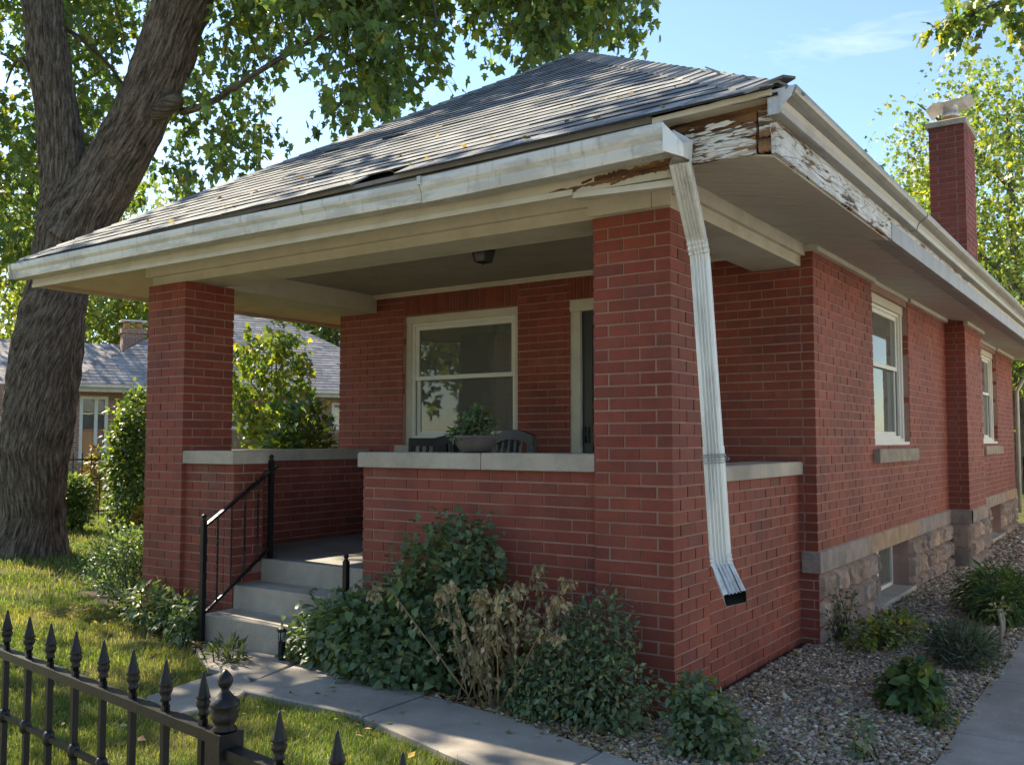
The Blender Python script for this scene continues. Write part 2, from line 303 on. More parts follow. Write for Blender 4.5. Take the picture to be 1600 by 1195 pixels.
M = dict(
    brick=m_brick(),
    mortar=m_tinted('mortar', (0.345, 0.205, 0.165), 0.95, scale=6, bscale=140, bstr=0.4, use_col=False),
    concrete=m_concrete('concrete'), step=m_concrete('step_concrete', (0.45, 0.385, 0.315), (0.32, 0.272, 0.222)),
    coping=m_concrete('coping_stone', (0.54, 0.455, 0.365), (0.34, 0.285, 0.228)),
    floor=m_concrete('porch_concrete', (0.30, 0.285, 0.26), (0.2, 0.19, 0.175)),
    stone=m_tinted('rock_faced_stone', None, 0.9, ((0.3, 0.68), (0.7, 1.2)), 7, 38, 0.9, 0.012, 0.2, (110, 0.75, 1.2)),
    trim=m_paint('cream_trim', (0.58, 0.53, 0.44), (0.36, 0.31, 0.23), 0.55),
    white=m_paint('white_paint', (0.68, 0.66, 0.60), (0.5, 0.47, 0.40), 0.4),
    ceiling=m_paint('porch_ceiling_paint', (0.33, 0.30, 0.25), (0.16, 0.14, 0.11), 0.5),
    soffit=m_paint('soffit_paint', (0.56, 0.52, 0.45), (0.35, 0.31, 0.26), 0.5, stretch=(1, 6, 1)),
    peel_x=m_peel('peeling_front', (0.16, 1.0, 1.3), 0.49), peel_y=m_peel('peeling_side', (1.0, 0.16, 1.3), 0.42),
    peel_b=m_peel('rotten_wood', (0.22, 1.0, 1.2), 0.62),
    alu=m_tinted('aluminium_wrap', (0.30, 0.285, 0.27), 0.5, scale=5, bscale=9, bstr=0.15, use_col=False, spec=0.5),
    dripm=m_tinted('dark_drip_edge', (0.20, 0.195, 0.185), 0.6, use_col=False, bstr=0.1),
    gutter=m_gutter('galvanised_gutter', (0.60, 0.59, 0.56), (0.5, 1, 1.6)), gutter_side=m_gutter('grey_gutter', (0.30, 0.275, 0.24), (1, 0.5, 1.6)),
    spout=m_gutter('downspout_paint', (0.72, 0.70, 0.66), (2, 2, 0.35), (0.38, 0.37, 0.31)),
    shingle=m_tinted('asphalt_shingle', None, 0.92, ((0.3, 0.75), (0.7, 1.25)), 5, 260, 0.6, 0.004, 0.15, (240, 0.6, 1.45)),
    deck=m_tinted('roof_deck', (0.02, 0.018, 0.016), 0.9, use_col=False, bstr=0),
    bark=m_bark(), iron=m_tinted('black_iron', (0.006, 0.006, 0.007), 0.42, scale=20, bscale=90, bstr=0.25, use_col=False, spec=0.3, var=((0.3, 0.7), (0.7, 1.7))),
    leaf=m_leaf('leaf', 0.38), grass=m_leaf('grass_blade', 0.35, 0.05, 0.6), dry=m_leaf('dry_leaf', 0.22, 0.03, 0.8),
    pebble=m_tinted('pebble', None, 0.75, ((0.3, 0.75), (0.7, 1.2)), 40, 90, 0.3, 0.002, 0.3),
    ground=m_ground(), soil=m_soil(), glass=m_glass('window_glass'),
    screen=m_tinted('dark_room', (0.16, 0.15, 0.135), 0.9, use_col=False, bstr=0),
    curtain=m_tinted('curtain', (0.48, 0.45, 0.38), 0.9, use_col=False, bstr=0, scale=3),
    blackwood=m_tinted('black_paint', (0.018, 0.019, 0.021), 0.45, scale=12, bscale=70, bstr=0.2, use_col=False, spec=0.2),
    door=m_tinted('dark_door', (0.022, 0.022, 0.024), 0.4, scale=8, bstr=0.1, use_col=False, spec=0.5),
    pot=m_tinted('grey_glazed_pot', (0.105, 0.088, 0.085), 0.55, scale=14, bscale=40, bstr=0.3, use_col=False),
    wire=m_tinted('steel_wire', (0.35, 0.36, 0.37), 0.4, use_col=False, bstr=0, metallic=0.7),
    stem=m_tinted('plant_stem', None, 0.85, bstr=0.2),
    woodfence=m_tinted('grey_fence_wood', None, 0.9, scale=6, bscale=30, bstr=0.4, stretch=(6, 6, 0.5)),
    farbrick=m_farbrick('neighbour_brick', (0.36, 0.165, 0.105), (0.25, 0.11, 0.075), (0.42, 0.33, 0.26)),
    clay=m_tinted('clay_flue', (0.50, 0.25, 0.12), 0.8, use_col=False, bstr=0.2), zinc=m_gutter('zinc_cap', (0.55, 0.56, 0.58)),
    siding=m_tinted('white_siding', (0.62, 0.63, 0.62), 0.7, use_col=False, bstr=0.1, scale=2),
    bounce_conc=m_concrete('bounce_concrete', (0.50, 0.46, 0.41), (0.38, 0.35, 0.31)),  # kept pale so the unseen paving throws sunlight back at the house
    asphalt=m_tinted('asphalt', (0.05, 0.05, 0.052), 0.9, use_col=False, scale=2, bscale=150, bstr=0.4),
    smoke=m_tinted('smoked_glass', (0.035, 0.035, 0.032), 0.25, use_col=False, bstr=0, spec=0.5),
    lampglass=m_tinted('frosted_glass', (0.30, 0.30, 0.27), 0.3, use_col=False, bstr=0),
)

# ------------------------------------------------------------------ the ground, paths and beds
G0 = -0.045
def sheet(name, pts, z, mat, kind='structure', parent=None, thick=None):
    mb = MB(); n = len(pts)
    top = [(p[0], p[1], z) for p in pts]
    if thick:
        mb.poly(top + [(p[0], p[1], z - thick) for p in pts], [list(range(n))] + [[i, n + i, n + (i + 1) % n, (i + 1) % n] for i in range(n)])
    else: mb.poly(top, [list(range(n))])
    return mb.build(name, mat, parent, kind)
ground = sheet('ground', [(-300, -300), (300, -300), (300, 400), (-300, 400)], G0 - 0.02, M['ground'])
road = sheet('road', [(-120, -17.0), (120, -17.0), (120, -8.6), (-120, -8.6)], G0 - 0.012, M['bounce_conc'])  # unseen street, made pale to bounce sunlight onto the shaded facade
pave = sheet('bounce_sidewalk', [(-120, -7.4), (120, -7.4), (120, -5.5), (-120, -5.5)], G0 - 0.008, M['bounce_conc'])  # unseen paving, added as a pale reflector for the porch front
drive = sheet('bounce_driveway', [(2.7, -5.4), (6.2, -5.4), (6.2, 22), (2.7, 22)], G0 - 0.008, M['bounce_conc'])  # unseen paving, added to bounce sunlight onto the side wall
BED = [(-2.62, -0.10), (-1.52, -0.39), (-0.70, -0.52), (0.0, -0.73), (1.27, -1.02)]
GRS = [(-2.36, -0.97), (-1.41, -0.94), (-0.63, -1.16), (0.30, -1.42), (1.27, -1.68)]
def interp(P, x):
    xs = [p[0] for p in P]; ys = [p[1] for p in P]; return float(np.interp(x, xs, ys))
bed = sheet('flower_bed', [(-2.4, 0.3)] + BED + [(1.27, 0.3)], G0 + 0.002, M['soil'])
gbed = sheet('gravel_bed', [(-0.05, 0.3), (1.27, 0.3), (1.27, 15), (0.0, 15)], G0 + 0.0, M['soil'])
lbed = sheet('side_bed', [(-5.9, 1.6), (-6.7, 0.55), (-5.2, 0.15), (-4.0, -0.12), (-3.6, 0.3), (-4.7, 1.6)], G0 + 0.003, M['soil'])

path = bpy.data.objects.new('front_path', None); COL.objects.link(path); path['kind'] = 'structure'; W0['front_path'] = np.zeros(3)
def slab(parent, pts, z=G0 + 0.02):
    """one cast slab: a slightly rounded top edge over a real side"""
    c = np.mean(pts, 0); n = len(pts); mb = MB(); dz = random.uniform(-0.004, 0.004)
    ins = [tuple(np.array(p) + (c - p) / np.linalg.norm(c - p) * 0.012) for p in pts]
    V = [(p[0], p[1], z + dz) for p in ins] + [(p[0], p[1], z + dz - 0.008) for p in pts] + [(p[0], p[1], z - 0.1) for p in pts]
    F = [list(range(n))] + [[i, n + i, n + (i + 1) % n, (i + 1) % n] for i in range(n)] + [[n + i, 2 * n + i, 2 * n + (i + 1) % n, n + (i + 1) % n] for i in range(n)]
    mb.poly(V, F); return mb.build('slab', M['concrete'], parent)
gap = 0.006
slab(path, [(-3.95, -0.05), (-3.73, -0.24), (-2.615, -0.24), (-2.455, -0.72), (-2.96, -0.72), (-3.45, -0.44)][::-1])
Q = [onp(a, b_, 'Z', G0 + 0.02)[:2] for a, b_ in ((377, 1040), (300, 1062), (228, 1086), (262, 1116), (330, 1104), (376, 1085), (397, 1068))]
slab(path, [tuple(q) for q in Q][::-1] if False else [tuple(q) for q in Q])
cuts = [-2.60, -1.375, -0.045, 1.262]
for a, b_ in zip(cuts[:-1], cuts[1:]):
    a0, b0 = a + gap, b_ - gap
    xs = [a0] + [p[0] for p in BED if a0 < p[0] < b0] + [b0]; xg = [max(a0, -2.36)] + [p[0] for p in GRS if max(a0, -2.36) < p[0] < b0] + [b0]
    slab(path, [(x, interp(BED, x)) for x in xs][::-1] + [(x if i else a0 + (0.2 if a == cuts[0] else 0), interp(GRS, x)) for i, x in enumerate(xg)])
spath = bpy.data.objects.new('side_path', None); COL.objects.link(spath); spath['kind'] = 'structure'; W0['side_path'] = np.zeros(3)
ys = [-3.2, -1.9, -0.68, 0.56, 1.80, 3.05, 4.3, 5.55, 6.8, 8.05, 9.3, 10.6, 11.9, 13.2]
for a, b_ in zip(ys[:-1], ys[1:]):
    o = random.uniform(-0.012, 0.012)
    slab(spath, [(1.285 + o, a + gap), (2.32 + o, a + gap + 0.02), (2.32 + o, b_ - gap + 0.02), (1.285 + o, b_ - gap)])

# ------------------------------------------------------------------ the brick house
HX0, HX1, HY0, HY1 = -4.78, 0.10, 2.27, 13.7
CH, PI_, MJ, BD = 0.07, 0.195, 0.010, 0.0875
house = thing('brick_house', 'red brick bungalow with a deep covered porch and a rotting roof corner', 'house', (-2.3, 4.0, 0))
BR = []       # bricks: (verts, colour, parent key)
PARENT = {}
def bcol():
    t = random.random(); k = random.uniform(0.88, 1.09)
    if t < 0.035: c = (0.215, 0.056, 0.042)
    elif t < 0.22: c = (0.24, 0.056, 0.037)
    elif t < 0.30: c = (0.285, 0.071, 0.044)
    else: c = (0.262, 0.058, 0.037)
    j = random.uniform(0.9, 1.1); return (c[0] * k, c[1] * k * j, c[2] * k * j)
def add_brick(o, u, n, a, b, z0, z1, key, depth=BD, col=None, normal_only=None):
    o = np.array(o, float); u = np.array(u, float); n = np.array(n, float)
    pr = random.uniform(-0.0018, 0.0018); tl = random.uniform(-0.0009, 0.0009)
    P = []
    for z in (z0, z1):
        for (uu, dd) in ((a, pr + tl), (b, pr - tl), (b, -depth), (a, -depth)):
            q = o + u * uu + n * dd; P.append((q[0], q[1], z))
    BR.append((P, col or bcol(), key, tuple(n)))
def face(o, u, n, L, c0, c1, key, holes=(), own0=True, own1=True, par=0, swap=False):
    """running-bond brickwork on one face; on alternate courses the face owns its start or its end corner"""
    for c in range(c0, c1):
        z0 = c * CH + MJ / 2; z1 = (c + 1) * CH - MJ / 2; ev = (c + par) % 2 == 0
        s = 0.0 if (ev or not own0) else PI_ / 2
        e = L if ((not ev) or not own1) else L - PI_ / 2
        t = 0.0 if ev else PI_ / 2
        segs = [(s, e)]
        for (h0, h1, hz0, hz1) in holes:
            if z1 > hz0 + 0.02 and z0 < hz1 - 0.02:
                ns_ = []
                for (x0, x1) in segs:
                    if h1 <= x0 or h0 >= x1: ns_.append((x0, x1)); continue
                    if h0 > x0: ns_.append((x0, h0))
                    if h1 < x1: ns_.append((h1, x1))
                segs = ns_
        for (x0, x1) in segs:
            k = math.floor((x0 - t) / PI_ + 1e-6); x = x0
            while x < x1 - 0.012:
                nx = min(t + (k + 1) * PI_, x1)
                if x1 - nx < 0.03: nx = x1
                jit = random.uniform(-0.0025, 0.0025)
                zz = random.uniform(-0.0012, 0.0012)
                xa = x + (MJ / 2 if x > 1e-6 else 0.0); xb = nx - (MJ / 2 if nx < L - 1e-6 else 0.0)
                if xb - xa > 0.012: add_brick(o, u, n, xa + (jit if x > x0 + .01 else 0), xb, z0 + zz, z1 + zz, key)
                x = nx; k += 1
def soldier(o, u, n, a, b, z0, z1, key):
    m = max(1, round((b - a) / CH)); w = (b - a) / m
    for i in range(m): add_brick(o, u, n, a + i * w + MJ / 2, a + (i + 1) * w - MJ / 2, z0 + MJ / 2, z1 - MJ / 2, key)
def core(key, boxes, name):
    mb = MB()
    for b_ in boxes: mb.box(*b_)
    o = mb.build(name, M['mortar'], house); PARENT[key] = o; return o
R = 0.006   # mortar recess

PW = 2.5 * PI_          # pier 0.4875
def pier(x0, y0, key):
    core(key, [(x0 + R, x0 + PW - R, y0 + R, y0 + PW - R, -0.2, 2.728)], 'porch_pier')
    for o, u, n in (((x0, y0), (1, 0), (0, -1)), ((x0 + PW, y0), (0, 1), (1, 0)), ((x0 + PW, y0 + PW), (-1, 0), (0, 1)), ((x0, y0 + PW), (0, -1), (-1, 0))):
        face(o + (0,), u + (0,), n + (0,), PW, -2, 39, key)
PX0 = -PW; LX0 = -4.745
pier(PX0, 0.0, 'p1'); pier(LX0, 0.0, 'p2'); LX1 = LX0 + PW
XO0, XO1 = -3.665, -2.318   # step opening
FP = 0.035                  # parapet face set back from the piers
PT = 0.29
core('par_f', [(XO1 + R, PX0 + 0.05, FP + R, FP + PT - R, -0.2, 1.26)], 'porch_parapet')
face((XO1, FP, 0), (1, 0, 0), (0, -1, 0), PX0 - XO1, -2, 18, 'par_f', own1=False)
face((XO1, FP + PT, 0), (0, -1, 0), (-1, 0, 0), PT, 2, 18, 'par_f')
face((PX0, FP + PT, 0), (-1, 0, 0), (0, 1, 0), PX0 - XO1, 7, 18, 'par_f', own0=False)
core('par_s', [(LX1 - 0.05, XO0 - R, FP + R, FP + PT - R, -0.2, 1.26)], 'porch_parapet')
face((LX1, FP, 0), (1, 0, 0), (0, -1, 0), XO0 - LX1, -2, 18, 'par_s', own0=False)
face((XO0, FP, 0), (0, 1, 0), (1, 0, 0), PT, -2, 18, 'par_s')
face((XO0, FP + PT, 0), (-1, 0, 0), (0, 1, 0), XO0 - LX1, 7, 18, 'par_s', own1=False)
core('par_l', [(LX0 + 0.08 + R, LX0 + 0.08 + PT - R, PW - 0.03, HY0 + 0.05, -0.2, 1.26)], 'porch_parapet')
face((LX0 + 0.08 + PT, PW, 0), (0, 1, 0), (1, 0, 0), HY0 - PW, 6, 18, 'par_l', own0=False, own1=False)
face((LX0 + 0.08, HY0, 0), (0, -1, 0), (-1, 0, 0), HY0 - PW, -2, 18, 'par_l', own0=False, own1=False)
RPX = -0.035
core('par_r', [(RPX - PT + R, RPX - R, PW - 0.03, HY0 + 0.05, -0.2, 1.19)], 'porch_parapet')
face((RPX, PW, 0), (0, 1, 0), (1, 0, 0), HY0 - PW, -2, 17, 'par_r', own0=False, own1=False)
face((RPX - PT, HY0, 0), (0, -1, 0), (-1, 0, 0), HY0 - PW, 7, 17, 'par_r', own0=False, own1=False)
# coping stones
def beveled(mb, x0, x1, y0, y1, z0, z1, r=0.008, col=(1, 1, 1)):
    V = [(x0, y0, z0), (x1, y0, z0), (x1, y1, z0), (x0, y1, z0), (x0, y0, z1 - r), (x1, y0, z1 - r), (x1, y1, z1 - r), (x0, y1, z1 - r),
         (x0 + r, y0 + r, z1), (x1 - r, y0 + r, z1), (x1 - r, y1 - r, z1), (x0 + r, y1 - r, z1)]
    F = [(3, 2, 1, 0), (8, 9, 10, 11)] + [(i, (i + 1) % 4, 4 + (i + 1) % 4, 4 + i) for i in range(4)] + [(4 + i, 4 + (i + 1) % 4, 8 + (i + 1) % 4, 8 + i) for i in range(4)]
    return mb.poly(V, F, col)
def coping(key, *b): beveled(MB(), *b).build('coping_stone', M['coping'], PARENT[key])
coping('par_f', XO1 - 0.025, -1.302, FP - 0.03, FP + PT + 0.03, 1.262, 1.362); coping('par_f', -1.296, PX0 - 0.002, FP - 0.03, FP + PT + 0.03, 1.262, 1.364)
coping('par_s', LX1 + 0.002, XO0 + 0.02, FP - 0.03, FP + PT + 0.03, 1.262, 1.362)
coping('par_l', LX0 + 0.05, LX0 + 0.08 + PT + 0.03, PW + 0.002, 1.35, 1.262, 1.362); coping('par_l', LX0 + 0.05, LX0 + 0.08 + PT + 0.03, 1.356, HY0 - 0.002, 1.262, 1.361)
coping('par_r', RPX - PT - 0.03, RPX + 0.035, PW + 0.002, HY0 - 0.003, 1.192, 1.286)

# main walls
ZT = 41 * CH   # 2.87
def wall_boxes(u0, u1, z0, z1, holes):
    us = sorted({u0, u1, *[h[0] for h in holes], *[h[1] for h in holes]}); out = []
    for a, b_ in zip(us[:-1], us[1:]):
        zs = [z0]
        for h in sorted(holes, key=lambda h: h[2]):
            if h[0] < (a + b_) / 2 < h[1]: zs += [h[2], h[3]]
        zs.append(z1)
        for i in range(0, len(zs), 2):
            if zs[i + 1] - zs[i] > 0.01: out.append((a, b_, zs[i], zs[i + 1]))
    return out
WF = (-3.92, -2.56, 1.40, 2.66); DF = (-2.01, -1.05, 0.50, 2.66)
TH = 0.30
core('wf', [(a, b_, HY0 + R, HY0 + TH, z0, z1) for a, b_, z0, z1 in wall_boxes(HX0 + R, HX1 - R, -0.1, 2.95, [WF, DF])], 'front_wall')
hol = [(WF[0] - HX0, WF[1] - HX0, WF[2], ZT), (DF[0] - HX0, DF[1] - HX0, 0, ZT)]
face((HX0, HY0, 0), (1, 0, 0), (0, -1, 0), HX1 - HX0, 7, 41, 'wf', hol)
for h in (WF, DF):
    soldier((HX0, HY0, 0), (1, 0, 0), (0, -1, 0), h[0] - HX0, h[1] - HX0, 2.66, ZT, 'wf')
    for s, n in ((h[0], (1, 0, 0)), (h[1], (-1, 0, 0))):       # brick reveals
        for c in range(int(round(h[2] / CH)), 38):
            if n[0] > 0: add_brick((s - 0.001, HY0 + 0.004, 0), (0, 1, 0), n, 0, 0.09, c * CH + 0.005, (c + 1) * CH - 0.005, 'wf', 0.05)
SW = [(4.02, 5.46, 1.40, 2.80), (10.2, 11.75, 1.40, 2.80)]
BW = [(3.98, 5.28, 0.004, 0.46), (10.55, 11.85, 0.004, 0.46)]
CB0, CB1, CBX = 7.5, 8.75, 0.32
core('ws', [(HX1 - TH, HX1 - R, a, b_, z0, z1) for a, b_, z0, z1 in wall_boxes(HY0 + TH, HY1 - R, 0.55, 2.95, SW)], 'side_wall')
face((HX1, HY0, 0), (0, 1, 0), (1, 0, 0), HY1 - HY0, 9, 41, 'ws', [(a - HY0, b_ - HY0, z0, ZT) for a, b_, z0, z1 in SW] + [(CB0 - HY0, CB1 - HY0, 0, 9)])
for a, b_, z0, z1 in SW:
    for c in range(20, 41): add_brick((HX1 - 0.004, b_ + 0.001, 0), (-1, 0, 0), (0, -1, 0), 0, 0.10, c * CH + 0.005, (c + 1) * CH - 0.005, 'ws', 0.05)
core('cb', [(HX1 - 0.1, CBX - R, CB0 + R, CB1 - R, 0.55, 2.95)], 'chimney_breast')
face((HX1, CB0, 0), (1, 0, 0), (0, -1, 0), CBX - HX1, 9, 42, 'cb', own0=False)
face((CBX, CB0, 0), (0, 1, 0), (1, 0, 0), CB1 - CB0, 9, 42, 'cb')
# remaining outer walls
core('wo', [(HX0 + R, HX0 + TH, HY0 + TH, HY1 - R, -0.1, 2.95), (HX0 + TH, HX1 - TH, HY1 - TH, HY1 - R, -0.1, 2.95)], 'rear_wall')
face((HX0, HY1, 0), (0, -1, 0), (-1, 0, 0), HY1 - HY0, 0, 41, 'wo')
face((HX1, HY1, 0), (-1, 0, 0), (0, 1, 0), HX1 - HX0, 9, 41, 'wo')

# chimney above the roof
CX0, CX1, CY0, CY1 = -0.02, 0.375, 7.5, 8.28
core('ch', [(CX0 + R, CX1 - R, CY0 + R, CY1 - R, 2.9, 5.24)], 'chimney')
for o, u, n, L in (((CX0, CY0, 0), (1, 0, 0), (0, -1, 0), CX1 - CX0), ((CX1, CY0, 0), (0, 1, 0), (1, 0, 0), CY1 - CY0), ((CX1, CY1, 0), (-1, 0, 0), (0, 1, 0), CX1 - CX0), ((CX0, CY1, 0), (0, -1, 0), (-1, 0, 0), CY1 - CY0)):
    face(o, u, n, L, 43, 75, 'ch')
chim = PARENT['ch']
beveled(MB(), CX0 - 0.03, CX1 + 0.03, CY0 - 0.03, CY1 + 0.03, 5.25, 5.32).build('cap_slab', M['coping'], chim)
MB().lathe(((CX0 + CX1) / 2, 7.85, 5.32), [(0.10, 0), (0.10, 0.13)], 16).build('flue', M['clay'], chim)
MB().lathe(((CX0 + CX1) / 2, 7.85, 5.45), [(0.103, 0), (0.103, 0.05), (0.085, 0.05), (0.085, 0.15), (0.10, 0.15), (0.10, 0.2)], 16).build('flue_collar', M['zinc'], chim)
mb = MB(); cxm = (CX0 + CX1) / 2; prof = [(-0.26, 0.02), (-0.235, 0.12), (-0.1, 0.135), (0.1, 0.135), (0.235, 0.12), (0.26, 0.02)]
V = [(cxm + a, y, 5.51 + z) for y in (7.63, 8.07) for a, z in [(-0.25, 0.015), (-0.17, 0.075), (0.17, 0.085), (0.26, 0.13), (0.256, 0.138), (0.165, 0.095), (-0.165, 0.085), (-0.246, 0.025)]]
mb.poly(V, [list(range(8))[::-1], list(range(8, 16))] + [[i, (i + 1) % 8, 8 + (i + 1) % 8, 8 + i] for i in range(8)]); mb.build('rain_cap', M['zinc'], chim)

# stone foundation on the right side
fnd = MB()
for a, b_, z0, z1 in wall_boxes(HY0 + 0.01, HY1, -0.4, 0.62, BW): fnd.box(HX1 - TH, HX1 - 0.012, a, b_, z0, z1)
fnd.box(HX1 - 0.1, CBX - 0.012, CB0 + 0.012, CB1 - 0.012, -0.4, 0.62); fnd.box(HX1 - TH, HX1 - 0.012, HY0 + 0.004, HY0 + 0.02, -0.4, 0.5)
fnd = fnd.build('foundation', M['mortar'], house)
def stone_col():
    k = random.uniform(0.8, 1.2); c = random.choice([(0.32, 0.225, 0.18), (0.29, 0.215, 0.18), (0.36, 0.25, 0.185), (0.26, 0.20, 0.17)]); return tuple(x * k for x in c)
def rock(o, u, n, a, b, z0, z1, rough=0.045, name='foundation_stone', seg=None):
    """one rock-faced block: flat margins, a broken bulging face"""
    o, u, n = (Vector(q) for q in (o, u, n)); nu = seg or max(5, int((b - a) / 0.026)); nv = max(5, int((z1 - z0) / 0.026))
    sd = random.uniform(0, 99); V = []; F = []
    for j in range(nv + 1):
        for i in range(nu + 1):
            s, t = i / nu, j / nv; e = min(s, 1 - s) * (b - a); f = min(t, 1 - t) * (z1 - z0); w = min(1, min(e, f) / 0.022)
            p = o + u * (a + (b - a) * s); p.z = z0 + (z1 - z0) * t
            q = Vector((p.x * 7 + sd, p.y * 7, p.z * 7)); h = 0.9 * (1 - abs(noise.noise(q)) * 2) * 0.5 + abs(noise.noise(q * 2.6)) * 0.7
            c = noise.voronoi(q * 0.9)[0][0] * 1.5 + noise.cell(q * 1.3) * 0.35
            V.append(p + n * (w * rough * (0.25 + h + 0.5 * c) - 0.002))
    k = nu + 1
    for j in range(nv):
        for i in range(nu): F.append((j * k + i, j * k + i + 1, (j + 1) * k + i + 1, (j + 1) * k + i))
    back = len(V); ring = [i for i in range(k)] + [j * k + nu for j in range(1, nv + 1)] + [nv * k + i for i in range(nu - 1, -1, -1)] + [j * k for j in range(nv - 1, 0, -1)]
    for i in ring: V.append(V[i] - n * 0.06)
    m = len(ring)
    for i in range(m): F.append((ring[i], back + i, back + (i + 1) % m, ring[(i + 1) % m]))
    return MB().poly(V, F, stone_col()).build(name, M['stone'], fnd)
def rows(y0, y1, holes, x, zrows=(-0.12, 0.075, 0.27, 0.468)):
    o, u, n = (x, 0, 0), (0, 1, 0), (1, 0, 0)
    for z0, z1 in zip(zrows[:-1], zrows[1:]):
        y = y0
        while y < y1 - 0.02:
            w = random.uniform(0.24, 0.42); e = min(y + w, y1)
            if y1 - e < 0.14: e = y1
            for h in holes:
                if z1 > h[2] + 0.02:
                    if y < h[0] < e + 0.1: e = h[0]
                    if h[0] - 0.001 <= y < h[1]: y = h[1]; e = y + w
            e = min(e, y1)
            if e - y > 0.05: rock(o, u, n, y + 0.006, e - 0.006, z0 + 0.005, z1 - 0.005)
            y = e
rows(HY0, CB0, BW[:1], HX1 - 0.005); rows(CB1, HY1, BW[1:], HX1 - 0.005); rows(CB0, CB1, [], CBX - 0.005)
for z0, z1 in ((-0.12, 0.17), (0.17, 0.468)): rock((HX1, CB0 + 0.005, 0), (1, 0, 0), (0, -1, 0), 0.005, CBX - HX1, z0, z1 - 0.01, 0.012)
def wts(y0, y1, x, cuts):
    e = [y0] + cuts + [y1]
    for a, b_ in zip(e[:-1], e[1:]):
        c = random.choice([(0.33, 0.255, 0.21), (0.31, 0.245, 0.205), (0.38, 0.25, 0.165), (0.29, 0.235, 0.205)])
        beveled(MB(), x - 0.12, x + 0.018, a + 0.004, b_ - 0.004, 0.473, 0.628, 0.012, c).build('water_table_stone', M['stone'], fnd)
wts(HY0 - 0.012, CB0, HX1, [2.93, 3.72, 5.62, 6.4]); wts(CB1, HY1 + 0.01, HX1, [9.6, 10.3, 12.2]); wts(CB0 - 0.015, CB1 + 0.012, CBX, [])
beveled(MB(), HX1 - 0.0, CBX + 0.018, CB0 - 0.016, CB0 + 0.09, 0.473, 0.626, 0.01, (0.30, 0.24, 0.2)).build('water_table_stone', M['stone'], fnd)

face((RPX + 0.001, HY0, 0), (1, 0, 0), (0, -1, 0), HX1 - RPX - 0.001, -3, 7, 'wf', own0=False, own1=False)
PARENT['wf2'] = MB().box(RPX - 0.05, HX1 - R, HY0 + R, HY0 + 0.12, -0.3, 0.5).build('corner_footing', M['mortar'], house)
# windows
def frame4(mb, lo, hi, t, y0, y1, axis, col=(1, 1, 1)):
    (a, z0), (b_, z1) = lo, hi
    for (p, q, r, s) in ((a, a + t, z0, z1), (b_ - t, b_, z0, z1), (a + t, b_ - t, z0, z0 + t), (a + t, b_ - t, z1 - t, z1)):
        if axis == 'X': mb.box(p, q, y0, y1, r, s, col)
        else: mb.box(y0, y1, p, q, r, s, col)
def window(a, b_, z0, z1, face_, sgn, axis, head, label, curtain=True):
    """double-hung window in a plane: axis = wall direction, face_ = outer wall plane, sgn = inward"""
    def B(mb, p, q, d0, d1, r, s):
        lo, hi = sorted((face_ + sgn * d0, face_ + sgn * d1))
        if axis == 'X': mb.box(p, q, lo, hi, r, s)
        else: mb.box(lo, hi, p, q, r, s)
    def F(mb, p, q, r, s, t, d0, d1, tb=None):
        tb = tb or t
        B(mb, p, p + t, d0, d1, r, s); B(mb, q - t, q, d0, d1, r, s); B(mb, p + t, q - t, d0, d1, r, r + tb); B(mb, p + t, q - t, d0, d1, s - t, s)
    mb = MB(); F(mb, a, b_, z0, z1, 0.06, 0.055, 0.16)
    w = mb.build('window', M['white'] if axis == 'Y' else M['trim'], house)
    if label: w['label'] = label
    mb = MB(); B(mb, a + 0.002, b_ - 0.002, 0.045, 0.12, z1 - head, z1 - 0.002); mb.build('head_casing', M['trim'], w)
    mb = MB(); F(mb, a + 0.06, b_ - 0.06, z0 + 0.06, z1 - head, 0.028, 0.075, 0.10); mb.build('storm_frame', M['white'], w)
    zm = (z0 + z1) / 2 + 0.02
    for k, (r, s, d) in enumerate(((z0 + 0.088, zm + 0.02, 0.115), (zm - 0.02, z1 - head - 0.028, 0.095))):
        mb = MB(); F(mb, a + 0.088, b_ - 0.088, r, s, 0.04, d, d + 0.03); sh = mb.build('sash', M['white'], w)
        mb = MB(); B(mb, a + 0.128, b_ - 0.128, d + 0.012, d + 0.018, r + 0.04, s - 0.04); mb.build('pane', M['glass'], sh)
    if curtain:
        for (p, q) in ((a + 0.1, a + 0.1 + 0.30 * (b_ - a)), (b_ - 0.1 - 0.42 * (b_ - a), b_ - 0.1)):
            V = []; n = 60
            for j, z in enumerate((z0, z1)):
                for i in range(n + 1):
                    x = p + (q - p) * i / n; d = face_ + sgn * (0.24 + 0.018 * math.sin(i * 0.9) + 0.01 * math.sin(i * 2.1))
                    V.append((x, d, z) if axis == 'X' else (d, x, z))
            MB().poly(V, [(i, i + 1, n + 2 + i, n + 1 + i) for i in range(n)], smooth=True).build('curtain', M['curtain'], w)
    return w
window(WF[0], WF[1], WF[2], WF[3], HY0, 1, 'X', 0.07, 'double-hung front window facing the porch')
beveled(MB(), WF[0] - 0.06, WF[1] + 0.06, HY0 - 0.05, HY0 + 0.06, 1.30, 1.398).build('window_sill', M['coping'], house)
for k, (a, b_, z0, z1) in enumerate(SW):
    window(a, b_, z0, z1 + 0.08, HX1, -1, 'Y', 0.16, 'tall white side window')
    mb = MB(); mb.box(HX1 - 0.1, HX1 - 0.02, a, b_, 1.368, 1.402); mb.box(HX1 - 0.09, HX1 - 0.005, a + 0.01, b_ - 0.01, 1.402, 1.43); mb.build('wood_sill', M['white'], house)
    beveled(MB(), HX1 - 0.1, HX1 + 0.055, a - 0.06, b_ + 0.13, 1.245, 1.366, 0.008, (0.33, 0.275, 0.215)).build('window_sill', M['stone'], house)
